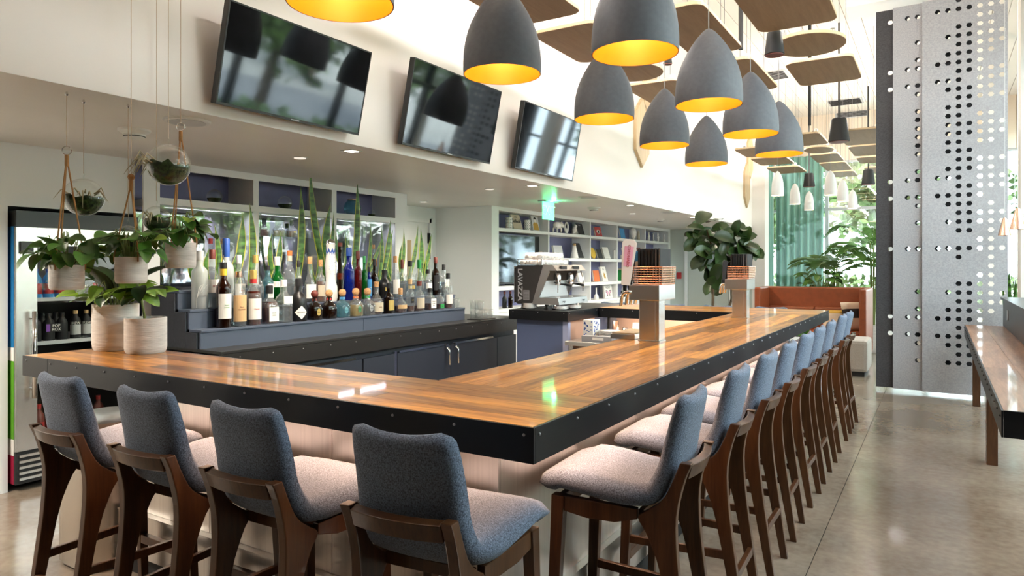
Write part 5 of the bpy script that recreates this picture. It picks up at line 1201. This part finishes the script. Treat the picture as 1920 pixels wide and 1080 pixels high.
def pothos(r, h, rad, n, seed, me=None, spread=1.0, lime=.15):
    rg = random.Random(seed); st_ = MB()
    for i in range(n):
        a = rg.uniform(0, 2*PI); rr = rad*(.5+1.1*rg.random())*spread; z = h+rg.uniform(.025, .14)*(1.25-.5*rr/(rad*1.6)); b = Vector((math.cos(a)*rr, math.sin(a)*rr, z))
        st_.tube([(math.cos(a)*rad*.3, math.sin(a)*rad*.3, h*.86), (b.x*.7, b.y*.7, max(z, h)+.03), b], [.0025, .002, .0016], 5)
        d = Vector((math.cos(a+rg.uniform(-.7, .7)), math.sin(a+rg.uniform(-.7, .7)), rg.uniform(-.9, .5)))
        put_leaf(me or (POTHOS_L if rg.random() < lime else POTHOS), r, b, d, rg.uniform(-.4, .4), rg.uniform(.6, 1.05), face=.3)
    stuff(st_.build('stems', 'stem', r))
def hang_planter(u, vr, vb, x, y, rad, knot_v, top, label, seed, ring=True, eye=False):
    d = dep(x, y); zr = CAMH+(499-vr)*d/FPX; zb = CAMH+(499-vb)*d/FPX; zk = CAMH+(499-knot_v)*d/FPX
    r = thing('hanging_planter', label, 'hanging plant', (x, y, zb)); h = zr-zb; pot(r, rad, h); pothos(r, h, rad, 36, seed, spread=1.15, lime=.06)
    K = zk-zb
    for k in range(3):
        a = 2*PI*k/3+seed; p = Vector((math.cos(a)*rad*1.02, math.sin(a)*rad*1.02, h-.022)); m = MB()
        m.tube([p, p+Vector((0, 0, .03)), (p.x*.08, p.y*.08, K-.05), (0, 0, K)], .004, 6); m.build('rope', 'rope', r)
    m = MB(); m.lathe([(.008, K-.055), (.009, K-.05), (.009, K-.005), (.008, K)], seg=10); m.build('whipping', 'rope', r)
    if ring:
        m = MB(); m.tube([(.020*math.sin(t*PI/12)*.7, .020*math.sin(t*PI/12)*.7, K+.020-.020*math.cos(t*PI/12)) for t in range(25)], .0022, 6); m.build('ring', 'chrome', r)
    else:
        m = MB(); m.sphere((0, 0, K+.01), .016, 10, 6); m.build('knot', 'rope', r)
    m = MB(); m.tube([(0, 0, K+(.04 if ring else .02)), (0, 0, top-zb)], .0018, 5); m.build('twine', 'twine', r)
    m = MB(); m.lathe([(.004, -.02), (.008, -.012), (.004, 0)], (0, 0, top-zb), 10); m.build('eye_hook', 'chrome', r)
hang_planter(126, 497, 543, -3.487, 1.656, .073, 290, SOF, 'leftmost hanging pothos in a white pot, hung by a ring from the soffit', 1)
hang_planter(246, 482, 531, -3.25, 1.827, .069, 336, CEIL, 'middle hanging pothos in a white pot with a rope knot', 2, ring=False)
hang_planter(339, 455, 503, -3.30, 2.11, .073, 245, CEIL, 'right hanging pothos in a white pot, beside the bottles', 3)
def orb(x, y, zc, R, top, label, seed, nair=9):
    r = thing('glass_orb_terrarium', label, 'terrarium', (x, y, zc)); rg = random.Random(seed)
    m = MB(); m.sphere((0, 0, 0), R, 28, 16, -1, 1); m.build('globe', 'glass', r, smooth=True); m = MB(); m.sphere((0, 0, 0), R*.955, 22, 8, -.995, -.02, True)
    for i, v in enumerate(m.v):
        if v[2] > -.12*R: m.v[i] = (v[0], v[1], v[2]+rg.uniform(-.12, .2)*R)
    m.build('moss', 'moss', r, smooth=True)
    m = MB(); m.tube([(0, 0, R*.98), (0, 0, R+.012), (.008, 0, R+.02), (0, 0, R+.03)], .0035, 6); m.build('glass_loop', 'glass', r)
    m = MB(); m.tube([(0, 0, R+.026), (0, 0, top-zc)], .0016, 5); m.build('twine', 'twine', r)
    m = MB(); m.lathe([(.004, -.02), (.008, -.012), (.004, 0)], (0, 0, top-zc), 10); m.build('eye_hook', 'chrome', r)
    m = MB(); a0 = rg.uniform(0, 6)
    for i in range(nair):
        a = (-.5 if seed != 7 else -2.2)+rg.uniform(-.9, .9); b = Vector((math.cos(a)*R*.85, math.sin(a)*R*.85, rg.uniform(-.1, .2)*R)); d = Vector((math.cos(a), math.sin(a), 0))
        m.tube([b, b+d*R*.45+Vector((0, 0, R*rg.uniform(.1, .5))), b+d*R*rg.uniform(.7, 1.1)+Vector((0, 0, -R*rg.uniform(0, .7)))], [.004, .003, .0006], 5)
    stuff(m.build('air_plant', 'air_plant', r, smooth=True))
def zof(v, x, y): return CAMH+(499-v)*dep(x, y)/FPX
orb(-3.584, 1.78, zof(370, -3.584, 1.78), .092, SOF, 'glass orb of moss and air plants hung from the soffit at the left', 4)
orb(-3.10, 1.92, zof(309, -3.1, 1.92), .098, CEIL, 'largest glass orb of dark moss hanging highest before the wall', 7, 16)
orb(-3.36+.03, 2.0, zof(411, -3.33, 2.0), .066, CEIL, 'small glass orb with pale air plant between the hanging pots', 8)
orb(-3.487, 1.945, zof(445, -3.487, 1.945), .06, SOF, 'glass orb half hidden behind the middle hanging plant', 9)
# pots on the bar
r = thing('potted_plant', 'large pale ribbed pot of lime pothos on the bar corner', 'potted plant', (-3.62, 1.955, BT)); pot(r, .108, .235); pothos(r, .235, .108, 40, 12, lime=.75, spread=1.2)
rg = random.Random(21)
for i in range(9):
    a = rg.uniform(0, 6.28); put_leaf(OVAL, r, (math.cos(a)*.04, math.sin(a)*.04, .3), (math.cos(a), math.sin(a), 1.1), 0, 1.35)
r = thing('potted_plant', 'smaller pale pot with a dark leaved rubber plant on the bar', 'potted plant', (-3.365, 1.965, BT)); pot(r, .096, .175)
m = MB(); m.tube([(0, 0, .14), (-.02, -.01, .26), (-.05, -.02, .36), (-.07, 0, .42)], [.007, .006, .005, .003], 8); m.build('stem', 'stem', r, smooth=True)
for i, (a, z, e) in enumerate(((.3, .30, .3), (2.3, .29, .1), (3.9, .31, -.1), (5.2, .27, .0), (1.2, .36, .7), (3.2, .37, .7), (4.7, .36, .6), (.0, .41, 1.0), (2.4, .42, .9), (5.7, .33, -.3))): put_leaf(OVAL, r, (-.02-.1*(z-.2), -.01, z), (math.cos(a), math.sin(a), e), .2, 1.0+.12*(i % 3))
# snake plants in the trough
def snake(name, label, leaves):
    b0 = onx(leaves[0][2], 500, -4.965); root = thing(name, label, 'snake plant', (-4.96, b0.y, 1.31), group='snake plants behind the bottles')
    for (tu, tv_, bu, wd) in leaves:
        wd *= 1.4
        X = -4.96; T = onx(tu, tv_, X); Bp = onx(bu, 500, X); Bp.z = 1.311; Bp.y = max(RY0+.06, min(RY1-.06, Bp.y)); n = 10; vs = []; fs = []; ve = []; fe = []
        Bp = Bp+Vector((random.Random(tu).uniform(-.04, .04), 0, 0)); side = Vector((.55, .83, 0))
        for i in range(n+1):
            s = i/n; c = Bp.lerp(T, s)+Vector((0, .04*math.sin(s*PI)*(1 if tu > bu else -1), 0)); w_ = wd*(.35+.65*math.sin(PI*min(1, s*.75+.12)))*(1 if s < .6 else max(.02, 1-((s-.6)/.4)**1.6)); tw = side.copy(); tw.rotate(Euler((0, 0, .6*s)))
            nn = Vector((-tw.y, tw.x, 0))*w_*.35
            vs += [c-tw*w_+nn, c, c+tw*w_+nn, c-tw*w_*1.28+nn*1.3, c+tw*w_*1.28+nn*1.3]
        for i in range(n):
            q = 5*i; fs += [(q, q+1, q+6, q+5), (q+1, q+2, q+7, q+6)]; fe += [(q+3, q, q+5, q+8), (q+2, q+4, q+9, q+7)]
        m = MB(); off = Vector(root.location); m.add([v-off for v in vs], fs+fe); m.fm = [0]*len(fs)+[1]*len(fe); m.build('leaf', ['snake_green', 'snake_edge'], root, smooth=True)
snake('snake_plant', 'snake plant at the left end of the trough, behind the frosted bottles', [(402, 420, 400, .014), (393, 465, 398, .012), (380, 470, 385, .015), (362, 478, 372, .014)])
snake('snake_plant', 'snake plant with two broad leaves left of the cabinet stile', [(455, 400, 430, .022), (468, 380, 462, .018), (446, 470, 450, .015)])
snake('snake_plant', 'snake plant with one tall leaf before the decanters', [(564, 347, 552, .020), (526, 436, 500, .017), (510, 436, 517, .014)])
snake('snake_plant', 'tallest snake plant, its longest leaf reaching the soffit', [(581, 305, 612, .020), (620, 380, 621, .026), (626, 396, 608, .014), (597, 444, 596, .013), (586, 478, 592, .012)])
snake('snake_plant', 'yellow edged snake plant beside the blue vase cubby', [(670, 334, 660, .020), (630, 428, 646, .014), (648, 436, 642, .014)])
snake('snake_plant', 'snake plant with arching leaves behind the red bottle', [(695, 415, 686, .012), (716, 445, 682, .013), (715, 422, 709, .013), (672, 470, 690, .012)])
snake('snake_plant', 'snake plant in front of the cabinet end stile', [(732, 412, 712, .018), (737, 430, 737, .020), (728, 490, 730, .012)])
snake('snake_plant', 'snake plant before the recess door, left', [(757, 427, 750, .013), (754, 455, 760, .012), (784, 422, 765, .016)])
snake('snake_plant', 'snake plant before the recess door, right', [(789, 428, 786, .020), (809, 437, 793, .016), (798, 480, 795, .012)])
# fiddle leaf fig
fg = thing('fiddle_leaf_fig', 'fiddle leaf fig tree with big glossy leaves beyond the bar', 'tree', (-2.42, 8.65, 0)); pot(fg, .24, .48); d0 = dep(-2.42, 8.65)
def P3(u, v, dd=0): r_ = ray(u, v); k = d0+dd; return Vector((r_[0]*k, r_[1]*k, CAMH+r_[2]*k))-Vector(fg.location)
top1, top2 = P3(1325, 430), P3(1385, 450)
MB().tube([(0, 0, .4), P3(1337, 560), P3(1336, 500), P3(1334, 460), top1], [.02, .018, .016, .014, .008], 8).build('trunk', 'bark', fg, smooth=True)
MB().tube([(.05, 0, .4), P3(1372, 560), P3(1370, 510), top2], [.018, .016, .014, .007], 8).build('trunk', 'bark', fg, smooth=True)
rg = random.Random(4)
FL = [(1310, 420, 1322, 392, 1.0), (1325, 418, 1338, 392, .8), (1340, 415, 1362, 403, .7), (1335, 430, 1362, 420, .9), (1320, 430, 1295, 424, .9), (1310, 440, 1284, 436, .8), (1315, 445, 1290, 465, .9), (1330, 440, 1355, 455, 1.0), (1320, 450, 1300, 480, 1.0), (1335, 455, 1318, 490, 1.1), (1330, 470, 1340, 510, 1.1), (1320, 480, 1302, 505, .8), (1345, 470, 1372, 500, 1.1), (1345, 490, 1338, 530, 1.1), (1350, 500, 1372, 525, 1.0), (1330, 500, 1322, 520, .8), (1385, 440, 1380, 418, .8), (1385, 445, 1405, 430, .8), (1390, 450, 1415, 441, .8), (1388, 455, 1420, 460, .9), (1395, 460, 1430, 472, .9), (1385, 455, 1398, 480, 1.0), (1400, 465, 1420, 490, .9), (1375, 450, 1352, 440, .9), (1370, 455, 1350, 470, .9), (1375, 465, 1395, 478, .9), (1350, 440, 1378, 425, .9), (1345, 430, 1330, 445, .9), (1360, 430, 1375, 450, 1.0), (1335, 480, 1315, 475, 1.0), (1345, 520, 1350, 552, 1.0), (1338, 525, 1325, 545, .8), (1365, 470, 1385, 485, .9), (1310, 430, 1288, 450, .8), (1410, 470, 1412, 498, .7), (1300, 455, 1310, 475, .8)]
for u, v, u2, v2, sc in FL+[(u_+rg.uniform(-9, 9), v_+rg.uniform(-8, 8), a_+rg.uniform(-12, 12), b_+rg.uniform(-9, 9), c_*.85) for u_, v_, a_, b_, c_ in FL[4:34]+FL[6:30]]:
    a = P3(u, v, rg.uniform(-.25, .25)); b = P3(u2, v2, rg.uniform(-.35, .15)); dv = b-a
    put_leaf(FIG, fg, a, dv+Vector((rg.uniform(-.05, .05), rg.uniform(-.05, .05), .02)), rg.uniform(-.45, .45), sc*rg.uniform(.9, 1.25), face=.6)
for k in range(14):
    a = rg.uniform(0, 6.28); put_leaf(BROAD, fg, (math.cos(a)*.1, math.sin(a)*.1, .42), (math.cos(a), math.sin(a), 2.2), rg.uniform(-.5, .5), .9+.5*rg.random(), 'ground_leaf')
pb2 = thing('low_planter', 'long planter of small leafy plants beside the fig tree', 'planter', (-1.75, 9.3, 0)); box('trough', (-.35, -.15, 0), (.35, .15, .62), 'white_paint', pb2); box('soil', (-.33, -.13, .6201), (.33, .13, .63), 'soil', pb2)
for k in range(34):
    a = rg.uniform(0, 6.28); put_leaf(BROAD, pb2, (rg.uniform(-.3, .3), rg.uniform(-.1, .1), .63), (math.cos(a)*.6, math.sin(a)*.6, 1.4), rg.uniform(-.5, .5), .9+.9*rg.random())
# palms and leafy plants behind the booth
def frond(r, base, az, L, up, seed):
    rg = random.Random(seed); m = MB(); n = 30; pts = []
    for i in range(n+1):
        s = i/n; pts.append(Vector(base)+Vector((math.cos(az)*L*s*.9, math.sin(az)*L*s*.9, up*L*(s-.95*s*s*.9))))
    m.tube(pts, [.009*(1-.8*i/n)+.001 for i in range(n+1)], 5); vs = []; fs = []
    for i in range(3, n+1):
        t_ = (pts[i]-pts[i-1]).normalized(); sd = t_.cross(Vector((0, 0, 1))).normalized(); l = L*.33*math.sin(PI*(.12+.8*i/n))**.7
        for s in (-1, 1):
            d = (sd*s*.85+t_*.6+Vector((0, 0, -.15+rg.uniform(-.15, .15)))).normalized(); w_ = t_*.007
            k = len(vs); p = pts[i]; vs += [p-w_, p+w_, p+d*l*.6+w_+Vector((0, 0, .02)), p+d*l-Vector((0, 0, .05*l))]; fs.append((k, k+1, k+2, k+3))
    m.add(vs, fs); m.build('frond', 'palm_leaf', r)
def palm(x, y, label, specs, z0=.5):
    r = thing('palm', label, 'palm', (x, y, 0)); pot(r, .22, .48)
    for k, (az, L, up, zb) in enumerate(specs):
        MB().tube([(.02*math.cos(az), .02*math.sin(az), .42), (.05*math.cos(az), .05*math.sin(az), zb)], [.012, .009], 6).build('stalk', 'stem', r); frond(r, (.05*math.cos(az), .05*math.sin(az), zb), az, L, up, k+int(x*10))
palm(-1.55, 13.35, 'areca palm with arching fronds behind the booth, left', [(2.8, .85, .8, 1.45), (3.6, .8, .75, 1.4), (2.2, .8, .8, 1.5), (.6, .8, .8, 1.45), (-.4, .85, .8, 1.35), (4.5, .85, .7, 1.4), (5.3, .8, .9, 1.5), (1.4, .8, 1.2, 1.6)])
palm(-.98, 13.6, 'taller areca palm behind the booth, next to the felt screens', [(2.6, .9, .9, 1.7), (3.4, .85, .9, 1.6), (4.2, .9, .8, 1.6), (5.2, .8, .8, 1.55), (.3, .8, .9, 1.7), (1.4, .8, 1.0, 1.8), (3.0, .8, 1.4, 1.9), (4.8, .7, 1.4, 1.85)])
palm(-.2, 13.5, 'areca palm seen through the holes of the felt screens', [(2.6, .8, .9, 1.2), (3.6, .8, .9, 1.2), (4.6, .8, .8, 1.2), (5.6, .8, .8, 1.2), (.6, .8, .9, 1.2)])
bs = thing('leafy_shrub', 'broad leaved green shrub directly behind the booth back', 'shrub', (-1.72, 13.0, 0)); pot(bs, .17, .45); rg = random.Random(8); sm_ = MB()
for k in range(46):
    a = rg.uniform(0, 6.28); z = rg.uniform(1.0, 1.5); rr = rg.uniform(.05, .42)*(1.6-z*.6); b = Vector((math.cos(a)*rr, math.sin(a)*rr*.6, z)); sm_.tube([(0, 0, .4), (b.x*.5, b.y*.5, z*.85), b], .004, 5)
    put_leaf(BROAD, bs, b, (math.cos(a), math.sin(a), rg.uniform(-.3, .5)), rg.uniform(-.6, .6), rg.uniform(.6, 1.0))
stuff(sm_.build('stems', 'stem', bs))
sk = thing('snake_plant', 'snake plant by the window behind the raised ledge', 'snake plant', (.80, 11.2, 0)); pot(sk, .14, .7)
for k in range(7):
    a = k*.9; vs = []; fs = []; n = 8
    for i in range(n+1): s = i/n; w_ = .03*(1-s**3)+.001; c = Vector((math.cos(a)*.05*(1+s), math.sin(a)*.05*(1+s), .6+(.65+.1*(k % 3))*s)); vs += [c+Vector((-w_*math.sin(a), w_*math.cos(a), 0)), c-Vector((-w_*math.sin(a), w_*math.cos(a), 0))]
    MB().add(vs, [(2*i, 2*i+1, 2*i+3, 2*i+2) for i in range(n)]).build('leaf', 'snake_green', sk)
# ------------------------------------------------------------------ things on the book shelves
XS = SX2-.075
def sy(u): return onx(u, 480, XS).y
Z1, Z2, Z3, Z4 = 2.031, 1.631, 1.221, .906
def book(u, z, w_, h, mat, label, txt=None, tcol='ink', lean=.22, rz=0, th=.03, art=None, tsz=.045):
    r = thing('book', label, 'book', (XS+.02, sy(u), z+th*math.sin(lean)+.0008)); r.rotation_euler = (0, -lean, rz)
    box('page_block', (-th+.003, -w_/2+.004, .003), (-.003, w_/2-.004, h-.003), 'paper', r); cv = box('cover', (-.0028, -w_/2, 0), (0, w_/2, h), mat, r); box('back_cover', (-th, -w_/2, 0), (-th+.0028, w_/2, h), mat, r)
    if txt:
        for i, s in enumerate(txt.split('|')): text(s, tsz, tcol, cv, face_x(.0012, 0, h*.82-i*tsz*1.1))
    if art == 'eye':
        m = MB(); m.prism([(.075*math.cos(t*PI/10), h*.5+.035*math.sin(t*PI/10)) for t in range(20)], 'x', .0004, .0014); m.build('eye_white', 'paper', cv); m = MB(); m.prism([(.03*math.cos(t*PI/8), h*.5+.03*math.sin(t*PI/8)) for t in range(16)], 'x', .0015, .0022); m.build('iris', 'ink', cv)
    if art == 'butterfly':
        for s in (-1, 1):
            m = MB(); m.prism([(s*.008, h*.45), (s*.05, h*.62), (s*.115, h*.62), (s*.11, h*.42), (s*.06, h*.36), (s*.075, h*.2), (s*.03, h*.18)], 'x', .0004, .0012); m.build('wing', 'ink', cv); m = MB(); m.prism([(s*.018, h*.45), (s*.052, h*.58), (s*.098, h*.57), (s*.09, h*.43), (s*.05, h*.38), (s*.05, h*.26), (s*.03, h*.25)], 'x', .0013, .002); m.build('wing_patch', 'pink', cv)
    if art == 'portrait':
        m = MB(); m.prism([(-.08, .01), (.08, .01), (.075, h*.45), (.03, h*.58), (-.03, h*.58), (-.075, h*.45)], 'x', .0004, .0012); m.build('coat_print', 'mustard', cv); m = MB(); m.prism([(.03*math.cos(t*PI/8), h*.72+.05*math.sin(t*PI/8)) for t in range(16)], 'x', .0004, .0012); m.build('face_print', 'paper', cv); m = MB(); m.prism([(.04*math.cos(t*PI/8), h*.78+.035*math.sin(t*PI/8)) for t in range(0, 9)], 'x', .0013, .002); m.build('hair_print', 'ink', cv)
    if art == 'wave':
        m = MB(); pts = [(-.11+.22*k/12, h*.5+(.035 if k % 2 else -.01)*(1+(k*7) % 3*.4)) for k in range(13)]; low = [(p[0], h*.5-(.02 if i % 2 else .005)) for i, p in enumerate(pts)][::-1]
        for k in range(12): m.add([(.0006, pts[k][0], h*.5-.012), (.0006, pts[k+1][0], h*.5-.012), (.0006, pts[k+1][0], pts[k+1][1]), (.0006, pts[k][0], pts[k][1])], [(0, 1, 2, 3)])
        m.build('ink_print', 'ink', cv)
    if art == 'figure':
        m = MB(); m.prism([(-.02, h*.15), (.04, h*.2), (.02, h*.5), (-.01, h*.6), (-.045, h*.35)], 'x', .0004, .0012); m.build('figure_print', 'mustard', cv)
    return r
def jar(u, z, r0, h, label, dots=True, cat='vase'):
    r = thing('dotted_vase', label, cat, (XS+.02, sy(u), z)); m = MB(); m.lathe([(r0*.95, 0), (r0, .01), (r0, h), (r0*.9, h), (r0*.88, .02)], seg=20, cap=False); m.build('body', 'porcelain', r, smooth=True, auto=.8); m = MB(); m.lathe([(r0*.94, 0), (r0*.94, .005)], seg=20); m.build('base', 'porcelain', r)
    if dots:
        m = MB()
        for i in range(8):
            for j in range(10): a = j*2*PI/10+(i % 2)*.3; m.sphere((r0*math.cos(a), r0*math.sin(a), h*(.08+i*.118)), .006, 6, 3)
        stuff(m.build('dots', 'ink', r))
jar(952, Z1, .05, .16, 'white vase with black dots left of the beige book'); book(970, Z1, .25, .22, 'beige', 'beige book with black ink wave, leaning on the top shelf', 'OPEN', lean=.3, art='wave', tsz=.03); jar(986, Z1, .05, .15, 'white vase with black dots right of the beige book')
book(1004, Z1, .2, .225, 'lightgrey', 'grey book with a portrait in a yellow coat', lean=.2, art='portrait')
def blob(name, label, cat, loc, parts, mat, rz=0, vox=.008, extra=None):
    m = MB()
    for c, r_ in parts: m.sphere(c, r_, 12, 8)
    o = m.build(name, mat, None, smooth=True); o.location = loc; o.rotation_euler = (0, 0, rz); rm = o.modifiers.new('skin', 'REMESH'); rm.mode = 'VOXEL'; rm.voxel_size = vox; rm.use_smooth_shade = True
    return tag(o, label, cat)
HIPPO = [((0, 0, .11), (.055, .11, .06)), ((0, .12, .125), (.045, .06, .045)), ((0, .17, .105), (.042, .035, .035))]+[((sx*.035, sy_, .03), (.018, .018, .042)) for sx in (-1, 1) for sy_ in (-.07, .07)]+[((sx*.025, .11, .17), (.01, .01, .014)) for sx in (-1, 1)]
blob('hippo_figurine', 'white hippo figurine on the top shelf', 'figurine', (XS+.02, sy(1041)+.03, Z1+.012), HIPPO, 'porcelain')
r = thing('ring_sculpture', 'white oval ring sculpture on the top shelf', 'sculpture', (XS+.02, sy(1060), Z1)); m = MB(); m.tube([(0, .055*math.cos(t*PI/12), .098+.082*math.sin(t*PI/12)) for t in range(25)], .015, 8, False); m.build('ring', 'porcelain', r, smooth=True); m = MB(); m.sphere((0, 0, .055), (.014, .022, .045), 10, 8); m.build('inner_form', 'porcelain', r, smooth=True)
blob('bear_figurine', 'small white bear figurine beside the ring sculpture', 'figurine', (XS+.02, sy(1075), Z1+.008), [((0, 0, .06), (.04, .045, .055)), ((.01, .02, .125), (.03, .032, .03)), ((0, -.03, .02), (.02, .02, .022)), ((0, .035, .02), (.02, .02, .022)), ((0, -.005, .155), (.01, .01, .012)), ((0, .04, .155), (.01, .01, .012))], 'porcelain')
book(1089, Z1, .24, .2, 'ink', 'black book leaning at the end of the second cubby, top shelf', 'NOIR', 'lightgrey', .32, tsz=.03)
book(1122, Z1, .27, .17, 'red', 'red book with a large eye on the cover', lean=.25, art='eye'); 
book(1167, Z1, .22, .2, 'skyblue', 'bright blue book beside the white head', lean=.2)
blob('head_sculpture', 'white head sculpture in profile on the top shelf', 'sculpture', (XS+.03, sy(1184), Z1+.004), [((0, 0, .14), (.07, .085, .09)), ((0, .055, .11), (.05, .05, .07)), ((0, .105, .115), (.014, .02, .02)), ((0, .09, .08), (.022, .018, .012)), ((0, .075, .055), (.03, .025, .02)), ((0, 0, .045), (.045, .05, .05)), ((.068, -.01, .125), (.01, .018, .028))], 'porcelain')
r = thing('bud_vase', 'slim tan bud vase right of the white head', 'vase', (XS+.03, sy(1194.5), Z1)); m = MB(); m.lathe([(.03, 0), (.034, .03), (.022, .14), (.014, .17), (.018, .19)], seg=16); m.build('body', 'beige', r, smooth=True)
for u, l in ((1214, 'left'), (1231, 'right')):
    blob('hand_sculpture', 'white hand sculpture making a sign, %s one in the last cubby' % l, 'sculpture', (XS+.03, sy(u), Z1+.003), [((0, 0, .03), (.03, .032, .035)), ((0, 0, .075), (.022, .04, .04)), ((0, -.02, .13), (.010, .012, .045)), ((0, -.032, .16), (.009, .010, .04)), ((0, .018, .13), (.010, .012, .04)), ((0, .03, .16), (.009, .010, .035)), ((.01, .045, .085), (.010, .022, .012)), ((.015, 0, .105), (.012, .016, .016))], 'porcelain', vox=.006)
r = thing('candle_holder', 'white candle holder between the two hand sculptures', 'candle holder', (XS+.03, sy(1222.5), Z1)); m = MB(); m.lathe([(.04, 0), (.035, .012), (.012, .02), (.016, .08), (.01, .15), (.02, .17)], seg=14); m.build('body', 'porcelain', r, smooth=True)
r = thing('cross_object', 'small white block sculpture at the end of the top shelf', 'sculpture', (XS+.03, sy(1242), Z1)); box('foot', (-.02, -.05, 0), (.02, .05, .06), 'porcelain', r); box('stem', (-.015, -.012, .061), (.015, .012, .17), 'porcelain', r)
# second row
tvs = thing('shelf_television', 'dark television standing in the first cubby behind the coffee machine', 'television', (SX2-.12, 8.66, 1.222)); box('housing', (-.03, -.66, .02), (-.002, .64, .735), 'black', tvs); box('screen', (-.0015, -.645, .035), (.001, .625, .72), 'screen', tvs); box('foot', (-.1, -.2, 0), (.06, .2, .019), 'black', tvs)
book(1047, Z2, .3, .2, 'lightgrey', 'pale grey framed book behind the coffee cups', lean=.2); r = thing('bottle_vase', 'white bottle vase with tan neck on the second shelf', 'vase', (XS+.02, sy(1075), Z2)); m = MB(); m.lathe([(.065, 0), (.07, .01), (.03, .2), (.025, .215)], seg=18); m.build('body', 'porcelain', r, smooth=True); m = MB(); m.lathe([(.027, .2155), (.027, .245)], seg=14); m.build('neck', 'tan', r)
book(1088, Z2, .22, .27, 'ink', 'tall black book leaning on the second shelf', lean=.35)
r = thing('amber_plate', 'amber disc dish standing on the second shelf', 'dish', (XS, sy(1114), Z2)); m = MB(); m.m = Matrix.Rotation(PI/2-.25, 4, 'Y'); m.lathe([(.1, -.008), (.105, 0), (.095, .01)], (-.105, 0, 0), 24); m.build('disc', 'yellow', r, smooth=True, auto=.7)
book(1125, Z2, .2, .17, 'ink', 'dark patterned book behind the white one', lean=.3); book(1138, Z2, .26, .22, 'paper', 'plain white book leaning on the second shelf', lean=.3)
r = thing('candle', 'white pillar candle beside the white book', 'candle', (XS+.02, sy(1149.5), Z2)); m = MB(); m.lathe([(.022, 0), (.022, .17)], seg=14); m.build('wax', 'porcelain', r); m = MB(); m.tube([(0, 0, .17), (.002, 0, .185)], .002, 5); m.build('wick', 'ink', r)
book(1173, Z2, .2, .23, 'grey', 'grey photo book on the second shelf behind the tap handle', lean=.2); r = thing('mug', 'white mug in front of the grey photo book', 'mug', (XS+.03, sy(1164), Z2)); m = MB(); m.lathe([(.035, 0), (.04, .01), (.04, .085), (.036, .085), (.034, .012)], seg=16, cap=False); m.build('body', 'porcelain', r, smooth=True); m = MB(); m.tube([(0, .038, .065), (0, .062, .06), (0, .062, .03), (0, .038, .02)], .005, 6); m.build('handle', 'porcelain', r)
book(1200, Z2, .25, .25, 'redbrown', 'dark red book behind the tap handles', lean=.2)
# third row
book(1118, Z3, .24, .2, 'orange', 'orange sunset book on the third shelf', lean=.15); book(1134, Z3, .22, .27, 'paper', 'white book with a bird figure on the cover', 'Bit', lean=.25, art='figure')
book(1090, Z3, .2, .16, 'paper', 'white book beside the coffee machine on the third shelf', lean=.3)
for k, (mt, l) in enumerate((('green', 'green'), ('beige', 'beige'), ('ink', 'black'), ('mustard', 'mustard'))):
    r = thing('book', 'upright %s book in the row of spines on the third shelf' % l, 'book', (XS, sy(1163)+k*.055, Z3)); box('page_block', (-.15, -.017, .004), (.048, .017, .2+.03*(k % 2)), 'paper', r); box('spine', (.0485, -.02, 0), (.051, .02, .205+.03*(k % 2)), mt, r)
    for s in (-1, 1): box('cover', (-.15, s*.0174, 0), (.048, s*.02, .205+.03*(k % 2)), mt, r)
# fourth row
book(1140, Z4, .34, .235, 'paper', 'white magazine with a pink butterfly on the cover', 'MODUST', lean=.12, art='butterfly', tsz=.05)
r = thing('bud_vase', 'white long necked bud vase beside the butterfly magazine', 'vase', (XS+.03, sy(1115), Z4)); m = MB(); m.lathe([(.045, 0), (.05, .02), (.04, .07), (.013, .1), (.011, .2), (.014, .21)], seg=18); m.build('body', 'porcelain', r, smooth=True)
r = thing('jar_lamp', 'white topped jar in a wire frame on the lowest shelf', 'jar', (XS+.03, sy(1168), Z4)); m = MB(); m.lathe([(.07, 0), (.07, .11), (.06, .115)], seg=16); m.build('body', 'ink', r, smooth=True, auto=.8); m = MB(); m.lathe([(.07, .116), (.045, .2), (.04, .2)], seg=16); m.build('top', 'porcelain', r, smooth=True)
for u, mt, l in ((946, 'ink', 'dark bottle'), (957, 'redbrown', 'brown bottle')):
    bottle(0, 1, 0, 0, 'tall', 'g_brown' if mt != 'ink' else 'black', 'redbrown', 1, '%s on the lowest shelf left of the coffee machine' % l, None, loc=(XS, sy(u), Z4), hgt=.24, rad=.035, group='bottles on the lowest shelf')
